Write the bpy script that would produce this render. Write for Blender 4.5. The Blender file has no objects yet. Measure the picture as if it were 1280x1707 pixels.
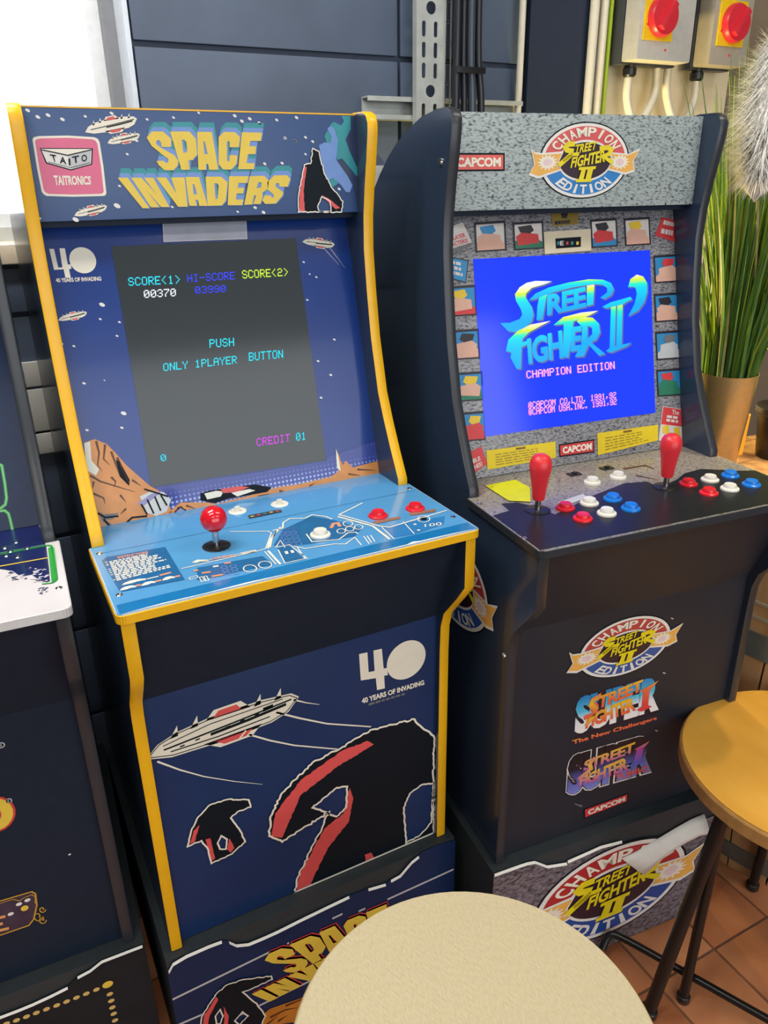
import bpy, bmesh, math, random
from math import sin, cos, pi, radians, atan2, hypot
from mathutils import Vector, Matrix
from mathutils.geometry import tessellate_polygon

random.seed(7)
SC = bpy.context.scene
COL = SC.collection

# ------------------------------------------------------------------ camera
CAM = Vector((-0.0806, -0.8088, 1.3664))
PITCH, YAW, ROLL, FPX = radians(22.987), radians(27.261), radians(-0.884), 1289.0
FWD = Vector((sin(YAW)*cos(PITCH), cos(YAW)*cos(PITCH), -sin(PITCH)))
_r = Vector((cos(YAW), -sin(YAW), 0)); _u = _r.cross(FWD)
RGT = _r*cos(ROLL) + _u*sin(ROLL)
UPV = -_r*sin(ROLL) + _u*cos(ROLL)
cd = bpy.data.cameras.new('camera'); cam = bpy.data.objects.new('camera', cd); COL.objects.link(cam)
cd.sensor_fit = 'HORIZONTAL'; cd.sensor_width = 36; cd.lens = 36*FPX/1280; cd.clip_start = .02
cam.matrix_world = Matrix(((RGT.x, UPV.x, -FWD.x, CAM.x), (RGT.y, UPV.y, -FWD.y, CAM.y),
                           (RGT.z, UPV.z, -FWD.z, CAM.z), (0, 0, 0, 1)))
SC.camera = cam

# ------------------------------------------------------------------ world, lights, exposure
wd = bpy.data.worlds.new('world'); SC.world = wd; wd.use_nodes = True
wd.node_tree.nodes['Background'].inputs[0].default_value = (.93, .97, 1, 1)
wd.node_tree.nodes['Background'].inputs[1].default_value = 4.0
SC.view_settings.view_transform = 'Standard'; SC.view_settings.look = 'None'
SC.view_settings.gamma = 1; SC.view_settings.use_curve_mapping = False
SC.view_settings.exposure = 0.0
SC.cycles.max_bounces = 7; SC.cycles.diffuse_bounces = 3; SC.cycles.glossy_bounces = 3; SC.cycles.transmission_bounces = 4
SC.cycles.caustics_reflective = False; SC.cycles.caustics_refractive = False
def area(name, loc, rot, sx, sy, e, col=(1, 1, 1)):
    l = bpy.data.lights.new(name, 'AREA'); l.shape = 'RECTANGLE'; l.size = sx; l.size_y = sy; l.energy = e; l.color = col
    o = bpy.data.objects.new(name, l); COL.objects.link(o); o.location = loc; o.rotation_euler = rot
    return o
# strip lamps of the ceiling (their housings are built below) and daylight entering by the window
CEIL = [(-.55, -.45), (1.35, -.45), (-.5, -1.9), (1.3, -1.9), (-.35, .42)]  # last one is added to brighten the white tiles behind the cabinets
for (x_, y_), e_ in zip(CEIL, (13, 9, 10, 10, 26)):
    area('ceiling_lamp_light', (x_, y_, 2.66), (0, 0, 0), 1.2, .3, e_, (1, .97, .93))
area('window_daylight', (-.38, .98, 1.78), (radians(90), 0, radians(180)), 1.15, .95, 10, (.92, .96, 1))
area('front_fill_light', (.3, -4.5, 1.45), (radians(90), 0, 0), 5.2, 2.3, 105, (.93, .97, 1))  # unseen area light added to brighten the cabinet fronts; no opening is built there

# ------------------------------------------------------------------ helpers
def lin(c):
    c /= 255.
    return c/12.92 if c <= .04045 else ((c+.055)/1.055)**2.4
def rgb(t): return (lin(t[0]), lin(t[1]), lin(t[2]), 1)
MATS = {}
def M(name, col=(128, 128, 128), rough=.5, metal=0, emit=0, noise=.05, scale=60, coat=0, bump=0, trans=0, spec=.5):
    if name in MATS: return MATS[name]
    m = bpy.data.materials.new(name); m.use_nodes = True; nt = m.node_tree; b = nt.nodes['Principled BSDF']
    b.inputs['Roughness'].default_value = rough; b.inputs['Metallic'].default_value = metal
    b.inputs['Specular IOR Level'].default_value = spec
    if coat:
        b.inputs['Coat Weight'].default_value = coat; b.inputs['Coat Roughness'].default_value = .06
    if trans: b.inputs['Transmission Weight'].default_value = trans
    c = rgb(col)
    if emit:
        b.inputs['Base Color'].default_value = (c[0]*.1, c[1]*.1, c[2]*.1, 1)
        b.inputs['Emission Color'].default_value = c; b.inputs['Emission Strength'].default_value = emit
    elif noise:
        tc = nt.nodes.new('ShaderNodeTexCoord'); n = nt.nodes.new('ShaderNodeTexNoise')
        n.inputs['Scale'].default_value = scale; n.inputs['Detail'].default_value = 4
        r = nt.nodes.new('ShaderNodeValToRGB')
        r.color_ramp.elements[0].position = .3; r.color_ramp.elements[1].position = .7
        r.color_ramp.elements[0].color = (c[0]*(1-noise), c[1]*(1-noise), c[2]*(1-noise), 1)
        r.color_ramp.elements[1].color = (min(1, c[0]*(1+noise)), min(1, c[1]*(1+noise)), min(1, c[2]*(1+noise)), 1)
        L = nt.links.new
        L(tc.outputs['Object'], n.inputs['Vector']); L(n.outputs[0], r.inputs[0]); L(r.outputs[0], b.inputs['Base Color'])
        if bump:
            bp = nt.nodes.new('ShaderNodeBump'); bp.inputs['Strength'].default_value = bump; bp.inputs['Distance'].default_value = .004
            L(n.outputs[0], bp.inputs['Height']); L(bp.outputs[0], b.inputs['Normal'])
    else:
        b.inputs['Base Color'].default_value = c
    MATS[name] = m
    return m
def ramp_mat(name, stops, rough=.4, scale=(1, 1, 1), nscale=5, detail=6, rot=(0, 0, 0), bump=0, kind='noise', coat=0, metal=0):
    m = bpy.data.materials.new(name); m.use_nodes = True; nt = m.node_tree; b = nt.nodes['Principled BSDF']; L = nt.links.new
    tc = nt.nodes.new('ShaderNodeTexCoord'); mp = nt.nodes.new('ShaderNodeMapping')
    mp.inputs['Scale'].default_value = scale; mp.inputs['Rotation'].default_value = rot
    L(tc.outputs['Object'], mp.inputs[0])
    if kind == 'noise':
        n = nt.nodes.new('ShaderNodeTexNoise'); n.inputs['Scale'].default_value = nscale; n.inputs['Detail'].default_value = detail; o = n.outputs[0]
    elif kind == 'voronoi':
        n = nt.nodes.new('ShaderNodeTexVoronoi'); n.inputs['Scale'].default_value = nscale; n.inputs['Randomness'].default_value = 0; o = n.outputs[0]
    else:
        n = nt.nodes.new('ShaderNodeTexWave'); n.inputs['Scale'].default_value = nscale; n.inputs['Distortion'].default_value = 3
        n.inputs['Detail'].default_value = detail; o = n.outputs['Fac']
    L(mp.outputs[0], n.inputs['Vector'])
    r = nt.nodes.new('ShaderNodeValToRGB'); e = r.color_ramp.elements
    while len(e) < len(stops): e.new(.5)
    for k, (p, c) in enumerate(stops): e[k].position = p; e[k].color = rgb(c)
    L(o, r.inputs[0]); L(r.outputs[0], b.inputs['Base Color']); b.inputs['Roughness'].default_value = rough
    b.inputs['Metallic'].default_value = metal
    if coat: b.inputs['Coat Weight'].default_value = coat; b.inputs['Coat Roughness'].default_value = .08
    if bump:
        bp = nt.nodes.new('ShaderNodeBump'); bp.inputs['Strength'].default_value = bump; bp.inputs['Distance'].default_value = .003
        L(o, bp.inputs['Height']); L(bp.outputs[0], b.inputs['Normal'])
    MATS[name] = m
    return m
def grad_mat(name, stops, emit=0, rough=.35):
    m = bpy.data.materials.new(name); m.use_nodes = True; nt = m.node_tree; b = nt.nodes['Principled BSDF']; L = nt.links.new
    a = nt.nodes.new('ShaderNodeAttribute'); a.attribute_name = 'grad'
    r = nt.nodes.new('ShaderNodeValToRGB'); e = r.color_ramp.elements
    while len(e) < len(stops): e.new(.5)
    for k, (p, c) in enumerate(stops): e[k].position = p; e[k].color = rgb(c)
    L(a.outputs['Fac'], r.inputs[0]); b.inputs['Roughness'].default_value = rough
    if emit:
        L(r.outputs[0], b.inputs['Emission Color']); b.inputs['Emission Strength'].default_value = emit
        b.inputs['Base Color'].default_value = (0, 0, 0, 1)
    else: L(r.outputs[0], b.inputs['Base Color'])
    MATS[name] = m
    return m

class Frame:                      # where a cabinet stands; z of the mesh data is measured from the floor
    def __init__(s, tx=0, ty=0, a=0, z=0): s.t = Vector((tx, ty, 0)); s.a = a; s.z = z
    def loc(s, p):
        d = Vector(p)-s.t; return Vector((cos(s.a)*d.x+sin(s.a)*d.y, -sin(s.a)*d.x+cos(s.a)*d.y, d.z))
    def dirl(s, d): return Vector((cos(s.a)*d.x+sin(s.a)*d.y, -sin(s.a)*d.x+cos(s.a)*d.y, d.z))
WORLD = Frame()
class Panel:                      # a plane of the place; px() reads the photograph's pixel off as a position on that plane
    def __init__(s, fr, o, U, V, lim=None):     # lim: edges of the board (u0, u1, v0, v1)
        s.fr = fr; s.lim = lim; s.o = Vector(o); s.U = Vector(U).normalized(); s.V = Vector(V).normalized(); s.n = s.U.cross(s.V)
        s.c = fr.loc(CAM)
    def px(s, p):
        d = s.fr.dirl(FWD + RGT*((p[0]-640)/FPX) + UPV*((853.5-p[1])/FPX))
        t = (s.o-s.c).dot(s.n)/d.dot(s.n); q = s.c+d*t-s.o
        u, v = q.dot(s.U), q.dot(s.V)
        if s.lim: u = min(max(u, s.lim[0]), s.lim[1]); v = min(max(v, s.lim[2]), s.lim[3])
        return (u, v)
    def at(s, uv, h=0): return s.o+s.U*uv[0]+s.V*uv[1]+s.n*h
def wpx(p, y):                    # pixel -> point on the vertical plane y in the room
    d = FWD + RGT*((p[0]-640)/FPX) + UPV*((853.5-p[1])/FPX); t = (y-CAM.y)/d.y
    return CAM+d*t
def zpx(p, z):
    d = FWD + RGT*((p[0]-640)/FPX) + UPV*((853.5-p[1])/FPX); t = (z-CAM.z)/d.z
    return CAM+d*t

class MB:                         # collects shapes, builds ONE mesh object
    def __init__(s): s.v = []; s.f = []; s.m = []; s.g = {}
    def add(s, vs, fs, m=0):
        k = len(s.v); s.v += [tuple(v) for v in vs]; s.f += [tuple(i+k for i in f) for f in fs]; s.m += [m]*len(fs)
        return s
    def box(s, x0, x1, y0, y1, z0, z1, m=0, bev=0):
        if bev: return s.bbox(x0, x1, y0, y1, z0, z1, m, bev)
        return s.add([(x0, y0, z0), (x1, y0, z0), (x1, y1, z0), (x0, y1, z0), (x0, y0, z1), (x1, y0, z1), (x1, y1, z1), (x0, y1, z1)],
                     [(0, 3, 2, 1), (4, 5, 6, 7), (0, 1, 5, 4), (1, 2, 6, 5), (2, 3, 7, 6), (3, 0, 4, 7)], m)
    def bbox(s, x0, x1, y0, y1, z0, z1, m, b):
        bm = bmesh.new(); bmesh.ops.create_cube(bm, size=1)
        for v in bm.verts:
            v.co = Vector(((x0+x1)/2+v.co.x*(x1-x0), (y0+y1)/2+v.co.y*(y1-y0), (z0+z1)/2+v.co.z*(z1-z0)))
        bmesh.ops.bevel(bm, geom=bm.edges[:], offset=b, segments=2, affect='EDGES', profile=.7)
        bm.verts.index_update()
        s.add([v.co for v in bm.verts], [[v.index for v in f.verts] for f in bm.faces], m); bm.free(); return s
    def prism(s, poly, fn, h0, h1, m=0):     # poly 2D, fn(p,h) -> 3D
        n = len(poly); vs = [fn(p, h0) for p in poly]+[fn(p, h1) for p in poly]
        fs = [tuple(range(n-1, -1, -1)), tuple(range(n, 2*n))]+[(i, (i+1) % n, n+(i+1) % n, n+i) for i in range(n)]
        return s.add(vs, fs, m)
    def tube(s, path, r, n=10, m=0, caps=True):
        path = [Vector(p) for p in path]; rs = r if isinstance(r, (list, tuple)) else [r]*len(path)
        vs = []; up = None
        for i, p in enumerate(path):
            d = (path[min(i+1, len(path)-1)]-path[max(i-1, 0)]).normalized()
            if up is None: up = d.orthogonal().normalized()
            up = (up-d*up.dot(d)).normalized(); w = d.cross(up)
            vs += [p+(up*cos(2*pi*k/n)+w*sin(2*pi*k/n))*rs[i] for k in range(n)]
        fs = [(i*n+k, i*n+(k+1) % n, (i+1)*n+(k+1) % n, (i+1)*n+k) for i in range(len(path)-1) for k in range(n)]
        if caps: fs += [tuple(range(n-1, -1, -1)), tuple(range((len(path)-1)*n, len(path)*n))]
        return s.add(vs, fs, m)
    def lathe(s, prof, c=(0, 0, 0), n=24, m=0, ax=None):
        c = Vector(c); R = Vector((0, 0, 1)).rotation_difference(Vector(ax)).to_matrix() if ax else Matrix.Identity(3)
        vs = [c+R @ Vector((r*cos(2*pi*k/n), r*sin(2*pi*k/n), z)) for r, z in prof for k in range(n)]
        fs = [(i*n+k, i*n+(k+1) % n, (i+1)*n+(k+1) % n, (i+1)*n+k) for i in range(len(prof)-1) for k in range(n)]
        fs += [tuple(range(n-1, -1, -1)), tuple(range((len(prof)-1)*n, len(prof)*n))]
        return s.add(vs, fs, m)
    def build(s, name, mats, parent=None, fr=None, smooth=30, loc=None, rot=None):
        me = bpy.data.meshes.new(name); me.from_pydata(s.v, [], s.f)
        for m in (mats if isinstance(mats, (list, tuple)) else [mats]): me.materials.append(m)
        me.polygons.foreach_set('material_index', s.m)
        if s.g:
            a = me.attributes.new('grad', 'FLOAT', 'POINT')
            for i, t in s.g.items(): a.data[i].value = t
        me.validate(); me.update()
        if smooth:
            me.polygons.foreach_set('use_smooth', [True]*len(me.polygons)); me.set_sharp_from_angle(angle=radians(smooth))
        if fr and fr.z: me.transform(Matrix.Translation((0, 0, -fr.z)))
        o = bpy.data.objects.new(name, me); COL.objects.link(o)
        if parent: o.parent = parent
        if loc: o.location = loc
        if rot: o.rotation_euler = rot
        return o
def tag(o, label=None, cat=None, group=None, kind=None):
    if label: o['label'] = label
    if cat: o['category'] = cat
    if group: o['group'] = group
    if kind: o['kind'] = kind
    return o
def empty(name, loc, rz=0, label=None, cat=None, group=None):
    o = bpy.data.objects.new(name, None); COL.objects.link(o); o.location = loc; o.rotation_euler = (0, 0, rz)
    o.empty_display_size = .1
    return tag(o, label, cat, group)
def smoothpath(pts, n=6):
    P = [Vector(p) for p in pts]; out = []
    for i in range(len(P)-1):
        p0, p1, p2, p3 = P[max(i-1, 0)], P[i], P[i+1], P[min(i+2, len(P)-1)]
        for k in range(n):
            t = k/n
            out.append(.5*((2*p1)+(p2-p0)*t+(2*p0-5*p1+4*p2-p3)*t*t+(3*p1-p0-3*p2+p3)*t**3))
    return out+[P[-1]]

# ---- lettering
TXT = {}
def glyphs(t, bold=.0, sp=1.0):
    k = (t, bold, sp)
    if k not in TXT:
        c = bpy.data.curves.new('txt', 'FONT'); c.body = t; c.resolution_u = 3; c.offset = bold; c.space_character = sp
        o = bpy.data.objects.new('txt', c); me = bpy.data.meshes.new_from_object(o)
        v = [(q.co.x, q.co.y) for q in me.vertices]; f = [tuple(p.vertices) for p in me.polygons]
        bpy.data.objects.remove(o); bpy.data.curves.remove(c); bpy.data.meshes.remove(me)
        x0 = min(q[0] for q in v); x1 = max(q[0] for q in v); y0 = min(q[1] for q in v); y1 = max(q[1] for q in v)
        TXT[k] = ([((q[0]-x0)/(x1-x0), (q[1]-y0)/(y1-y0)) for q in v], f, (x1-x0)/(y1-y0))
    return TXT[k]
PF = {'A': '0E11111F111111', 'B': '1E11111E11111E', 'C': '0E11101010110E', 'D': '1E11111111111E', 'E': '1F10101E10101F', 'G': '0F10101713110F',
 'H': '1111111F111111', 'I': '0E04040404040E', 'L': '1010101010101F', 'M': '111B1515111111', 'N': '11191915131311', 'O': '0E11111111110E',
 'P': '1E11111E101010', 'R': '1E11111E141211', 'S': '0E11100E01110E', 'T': '1F040404040404', 'U': '1111111111110E', 'Y': '11110A04040404',
 '0': '0E11131519110E', '1': '040C040404040E', '2': '0E11010E10101F', '3': '0E11010601110E', '7': '1F010204080808', '9': '0E11110F01110E',
 '<': '02040810080402', '>': '08040201020408', '-': '0000001F000000', '.': '00000000000C0C', ',': '000000000C0408', '@': '0E11171417110E', ' ': '00000000000000'}

class Print:                      # flat print lying on a panel, layer by layer
    def __init__(s, pan, base=.0003): s.p = pan; s.b = MB(); s.mats = []; s.base = base
    def mi(s, m):
        if m not in s.mats: s.mats.append(m)
        return s.mats.index(m)
    def h(s, layer): return s.base+layer*.00022
    def raw(s, uv, faces, m, layer, grad=None):
        k = len(s.b.v); s.b.add([s.p.at(q, s.h(layer)) for q in uv], faces, s.mi(m))
        if grad:
            for i, q in enumerate(uv): s.b.g[k+i] = min(1, max(0, grad(q)))
    def poly(s, pts, m, layer=1, fn='px', holes=(), grad=None):
        f = s.p.px if fn == 'px' else (fn or (lambda q: q))
        loops = [[f(q) for q in pts]]+[[f(q) for q in h] for h in holes]
        tri = tessellate_polygon([[Vector((a, b, 0)) for a, b in l] for l in loops])
        s.raw([q for l in loops for q in l], [tuple(t) for t in tri], m, layer, grad)
    def stroke(s, pts, w, m, layer=2, fn='px', closed=False, grad=None):   # w in metres, may taper [w0,w1]
        f = s.p.px if fn == 'px' else (fn or (lambda q: q)); P = [Vector(f(q)) for q in pts]; n = len(P)
        ws = [w]*n if not isinstance(w, (list, tuple)) else [w[0]+(w[1]-w[0])*i/(n-1) for i in range(n)]
        vs = []
        for i in range(n):
            a = P[(i-1) % n] if closed or i else P[0]; c = P[(i+1) % n] if closed or i < n-1 else P[-1]
            d1 = (P[i]-a); d2 = (c-P[i]); d1 = d1.normalized() if d1.length else d2.normalized(); d2 = d2.normalized() if d2.length else d1
            t = (d1+d2); t = t.normalized() if t.length > 1e-6 else d1; nn = Vector((-t.y, t.x))
            k = min(1.8, 1/max(.5, nn.dot(Vector((-d1.y, d1.x)))))
            vs += [tuple(P[i]+nn*ws[i]*k/2), tuple(P[i]-nn*ws[i]*k/2)]
        fs = [(2*i, 2*i+1, 2*((i+1) % n)+1, 2*((i+1) % n)) for i in range(n if closed else n-1)]
        s.raw(vs, fs, m, layer, grad)
    def quad(s, q, fn='px'):       # TL TR BR BL -> mapping of the unit square
        f = s.p.px if fn == 'px' else (fn or (lambda x: x)); a, b, c, d = [Vector(f(k)) for k in q]
        return lambda t: tuple((d*(1-t[0])+c*t[0])*(1-t[1])+(a*(1-t[0])+b*t[0])*t[1])
    def text(s, t, q, m, layer=3, bold=.02, fn='px', grad=None, sp=1.0):
        g = s.quad(q, fn); v, f, _ = glyphs(t, bold, sp); s.raw([g(k) for k in v], f, m, layer, grad)
    def pixtext(s, t, q, m, layer=3, fn='px'):
        g = s.quad(q, fn); n = len(t); W = 6*n-1; vs = []; fs = []
        for i, ch in enumerate(t):
            b = PF[ch]
            for r in range(7):
                row = int(b[2*r:2*r+2], 16); c = 0
                while c < 5:
                    if row >> (4-c) & 1:
                        e = c
                        while e < 5 and row >> (4-e) & 1: e += 1
                        x0, x1 = (6*i+c)/W, (6*i+e)/W; y0, y1 = 1-r/7, 1-(r+.92)/7
                        k = len(vs); vs += [g((x0, y0)), g((x1, y0)), g((x1, y1)), g((x0, y1))]; fs.append((k, k+1, k+2, k+3)); c = e
                    else: c += 1
        s.raw(vs, fs, m, layer)
    def disc(s, c, rx, ry, m, layer=2, fn='px', n=20, rot=0):   # centre by fn, radii in metres
        f = s.p.px if fn == 'px' else (fn or (lambda q: q)); u, v = f(c)
        s.raw([(u+rx*cos(2*pi*k/n)*cos(rot)-ry*sin(2*pi*k/n)*sin(rot), v+rx*cos(2*pi*k/n)*sin(rot)+ry*sin(2*pi*k/n)*cos(rot)) for k in range(n)], [tuple(range(n))], m, layer)
    def bars(s, q, rows, m, layer=3, fn='px', fill=.55, seed=1, word=.09):   # lines of print too small to read
        g = s.quad(q, fn); rn = random.Random(seed); vs = []; fs = []
        for r in range(rows):
            x = 0; y1 = 1-r/rows; y0 = y1-fill/rows; end = rn.uniform(.72, 1)
            while x < end:
                w = min(rn.uniform(.4, 1.3)*word, end-x); k = len(vs)
                vs += [g((x, y1)), g((x+w, y1)), g((x+w, y0)), g((x, y0))]; fs.append((k, k+1, k+2, k+3)); x += w+word*.22
        s.raw(vs, fs, m, layer)
    def build(s, name, parent): return s.b.build(name, s.mats, parent, s.p.fr, smooth=0)
def zz(ox, oy, k, pts): return [(ox+x/k, oy+y/k) for x, y in pts]

# ------------------------------------------------------------------ materials
NAVY = M('navy board', (40, 54, 74), .28, noise=.06, coat=.3)
BLACKB = M('black board', (24, 36, 52), .5, noise=.08, spec=.2)
WARMBLACK = M('charcoal board', (42, 43, 51), .45, noise=.1, scale=8, spec=.22)
YEL = M('yellow edging', (236, 178, 22), .32, noise=.03)
BLKTRIM = M('black edging', (44, 48, 54), .3, noise=.05)
WHITE = M('white print', (232, 230, 224), .4, noise=.02)
CREAM = M('cream print', (238, 232, 214), .4, noise=.02)
BLACK = M('black print', (14, 24, 33), .45, noise=.04, spec=.15)
RED = M('red print', (222, 84, 84), .4, noise=.03)
PINK = M('pink print', (222, 104, 140), .4, noise=.02)
BLUE = M('marquee blue print', (54, 82, 130), .35, noise=.04, scale=12)
BEZB = M('bezel blue print', (18, 56, 130), .22, noise=.10, scale=5, coat=.15)
ARTB = M('kick panel blue print', (24, 50, 94), .36, noise=.10, scale=6, spec=.3)
TEAL = M('teal print', (44, 146, 154), .4, noise=.05)
LBLUE = M('light blue print', (112, 148, 210), .4, noise=.04)
GOLD = M('yellow print', (232, 200, 72), .4, noise=.03)
ORNG = M('desert orange print', (214, 140, 74), .3, noise=.10, scale=40)
DORNG = M('dark orange print', (196, 122, 40), .4, noise=.12, scale=50)
BROWN = M('brown print', (96, 52, 24), .4)
DECKB = M('deck blue print', (86, 156, 208), .2, noise=.06, scale=9, coat=.5)
DECKD = M('deck dark blue print', (26, 118, 178), .2, noise=.05, coat=.5)
DECKM = M('deck box blue print', (38, 104, 156), .2, noise=.05, coat=.5)
DGREY = M('grey print', (110, 112, 116), .4)
MGREY = M('silver print', (190, 192, 194), .4)
STEEL = M('galvanised steel', (186, 190, 186), .42, metal=.35, noise=.12, scale=30)
CHROME = M('chrome', (200, 200, 202), .16, metal=1, noise=.02)
BALLRED = M('red ball plastic', (214, 24, 40), .12, noise=.02, coat=.6)
BATRED = M('red bat plastic', (222, 48, 56), .35, noise=.03)
BTNRED = M('red button plastic', (222, 36, 50), .22, noise=.03)
BTNWHT = M('white button plastic', (226, 224, 212), .25, noise=.03)
BTNBLU = M('blue button plastic', (22, 120, 214), .22, noise=.03)
BLKPL = M('black plastic', (26, 26, 28), .3, noise=.05)
GREY = M('grey board', (108, 112, 108), .6, noise=.1)
PAPER = M('torn paper', (228, 226, 218), .7, noise=.03)
GREEN = M('green print', (40, 158, 58), .3, noise=.05)
GRAN = ramp_mat('granite print', [(.30, (40, 46, 48)), (.40, (120, 132, 132)), (.50, (160, 172, 172)), (.75, (178, 188, 188))], .4, (110, 260, 260), 1.5, 5, (0, radians(14), 0))
GRAND = ramp_mat('darker granite print', [(.33, (44, 44, 50)), (.43, (112, 112, 118)), (.55, (144, 144, 148)), (.75, (160, 160, 162))], .3, (110, 260, 260), 1.6, 5, (0, radians(20), 0), coat=.3)
GRANW = ramp_mat('worn granite print', [(.33, (64, 62, 58)), (.43, (122, 116, 108)), (.55, (150, 145, 134)), (.75, (164, 160, 148))], .3, (110, 260, 260), 1.6, 5, (0, 0, radians(20)), coat=.3)
GRANR = ramp_mat('riser granite print', [(.36, (50, 48, 52)), (.46, (96, 90, 98)), (.6, (124, 117, 125)), (.75, (138, 130, 138))], .45, (80, 180, 180), 1.6, 5, (0, radians(40), 0))
SCR1 = M('dim screen', (50, 56, 60), .12, emit=1.0)
SCR2 = M('blue screen', (26, 58, 244), .12, emit=1.15)
E_CY = M('cyan screen glow', (0, 220, 240), emit=1.1); E_BL = M('blue screen glow', (34, 52, 240), emit=1.2)
E_YG = M('lime screen glow', (200, 240, 40), emit=1.1); E_WH = M('white screen glow', (235, 245, 250), emit=1.1)
E_MG = M('magenta screen glow', (214, 60, 230), emit=1.1); E_PK = M('pink screen glow', (248, 190, 232), emit=1.1)
E_PD = M('rose screen glow', (236, 70, 180), emit=1.0); E_GR = M('grey screen shade', (96, 104, 150), emit=1.0)
G_SF = grad_mat('title glow', [(0, (0, 170, 250)), (.5, (0, 214, 246)), (.62, (40, 240, 190)), (.74, (214, 250, 20)), (.88, (255, 246, 190)), (1, (255, 255, 255))], emit=1.1)
G_CY = grad_mat('cyan fade print', [(0, (244, 240, 236)), (.35, (226, 232, 236)), (.6, (80, 190, 226)), (1, (30, 130, 200))])
G_OR = grad_mat('orange fade print', [(0, (220, 70, 70)), (.45, (232, 110, 70)), (.75, (240, 190, 50)), (1, (220, 120, 90))])
G_PU = grad_mat('purple fade print', [(0, (90, 100, 200)), (.4, (190, 70, 160)), (.75, (240, 190, 60)), (1, (210, 110, 140))])
REDB = M('badge red print', (206, 62, 62), .4); REDC = M('arc red print', (216, 92, 92), .4, noise=.03)
BLUC = M('arc blue print', (40, 128, 200), .4, noise=.03); BLUD = M('deep arc blue print', (44, 86, 160), .4)
YELL = M('scribble yellow print', (232, 214, 30), .4); RIBB = M('ribbon orange print', (236, 178, 84), .4)
STICK = M('yellow sticker', (222, 196, 20), .45, noise=.04); STICK2 = M('lime sticker', (206, 206, 10), .45)
DKPURP = M('dark plum print', (46, 26, 40), .4)

# ------------------------------------------------------------------ the setting
WY = .80
def struct(o): return tag(o, kind='structure')
fl = MB().box(-2.6, 3.2, -4.6, 1.2, -.08, -.005); floor = struct(fl.build('floor', M('grout', (120, 96, 82), .85, noise=.15), smooth=0))
TILE = ramp_mat('terracotta', [(.3, (158, 96, 62)), (.5, (184, 114, 74)), (.7, (198, 130, 86))], .32, (1, 1, 1), 9, 5, bump=.05)
TILE2 = ramp_mat('pale terracotta', [(.3, (172, 112, 76)), (.5, (196, 128, 86)), (.7, (208, 144, 98))], .32, (1, 1, 1), 9, 5, bump=.05)
tm = MB().bbox(-.0725, .0725, -.0725, .0725, -.012, 0, 0, .002)
t0 = tm.build('tile', TILE, floor); t1 = tm.build('tile', TILE2, floor)
_first = {0: t0, 1: t1}
for i in range(-10, 11):
    for j in range(-6, 4):
        k = random.random() < .35
        o = _first.pop(k, None)
        if o is None: o = (t1 if k else t0).copy(); COL.objects.link(o)
        o.location = (.875+.15*i, -.095+.15*j, 0)

PAINT = M('navy wall paint', (82, 95, 116), .45, noise=.12, scale=7, bump=.3)
WXR = .259; WZ0, WZ1 = 1.29, 2.25; WXL = -1.05
wb = MB()
wb.box(WXR, 1.77, WY+.012, WY+.16, 0, 2.7, 0); wb.box(-2.6, WXL, WY+.012, WY+.16, 0, 2.7, 0)
wb.box(WXL, WXR, WY+.012, WY+.16, 0, WZ0-.05, 0); wb.box(WXL, WXR, WY+.012, WY+.16, WZ1, 2.7, 0)
wall_back = struct(wb.build('wall_back', M('navy mortar', (64, 75, 94), .6, noise=.1), smooth=0))
zc = 1.603
for c in range(-8, 6):
    z0, z1 = zc+.225*c+.005, zc+.225*(c+1)-.005
    z0 = max(z0, 0); z1 = min(z1, 2.7)
    if z1-z0 < .03: continue
    x = -2.6+(.27 if c % 2 else 0)
    x = .80-.54*7
    while x < 1.12:
        a, b = max(x+.004, -2.6), min(x+.536, 1.118); x += .54
        if b-a < .02: continue
        zlo, zhi = z0, z1
        parts = [(a, b, zlo, zhi)]
        if zhi > WZ0-.05 and zlo < WZ1:
            parts = []
            if a < WXL: parts.append((a, min(b, WXL), zlo, zhi))
            if b > WXR+.001: parts.append((max(a, WXR+.001), b, zlo, zhi))
            if zlo < WZ0-.055: parts.append((max(a, WXL), min(b, WXR), zlo, WZ0-.055))
        for (p, q, r, s_) in parts:
            if q-p > .02 and s_-r > .02: MB().bbox(p, q, WY, WY+.02, r, s_, 0, .003).build('block', PAINT, wall_back)
# white glazed tiles under the window, seen between the cabinets
GLAZE = M('white glazed tile', (214, 212, 206), .2, noise=.03)
for r, (z0, z1) in enumerate([(.885, .926), (.931, 1.014), (1.019, 1.066)]):
    for k in range(4):
        MB().bbox(-.46+.17*k, -.46+.17*k+.166, WY-.008, WY+.004, z0, z1, 0, .002).build('glazed_tile', GLAZE, wall_back)
FRAME = M('grey window frame', (128, 130, 134), .5, noise=.06); REV = M('white reveal', (214, 222, 232), .6, noise=.05)
win = MB()
win.box(WXR-.055, WXR-.008, .90, .945, WZ0, WZ1); win.box(WXL, WXL+.045, .90, .945, WZ0, WZ1)
win.box(WXL, WXR, .90, .945, WZ0-.02, WZ0+.035); win.box(WXL, WXR, .90, .945, WZ1-.04, WZ1); win.box(-.42, -.38, .905, .94, WZ0, WZ1)
window = struct(win.build('window_1', M('white window frame', (226, 228, 230), .4), smooth=0))
MB().box(WXR-.03, WXR-.001, .868, .90, WZ0, WZ1).build('frame_bead', FRAME, window, smooth=0)
PANE = M('window glass', (250, 252, 255), .0, trans=1, noise=0)
for a, b in ((WXL+.045, -.42), (-.38, WXR-.055)): MB().box(a, b, .92, .924, WZ0+.03, WZ1-.04).build('pane', PANE, window, smooth=0)
MB().box(WXR-.008, WXR+.001, WY-.002, .945, WZ0-.01, WZ1).build('reveal', REV, window, smooth=0)
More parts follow.
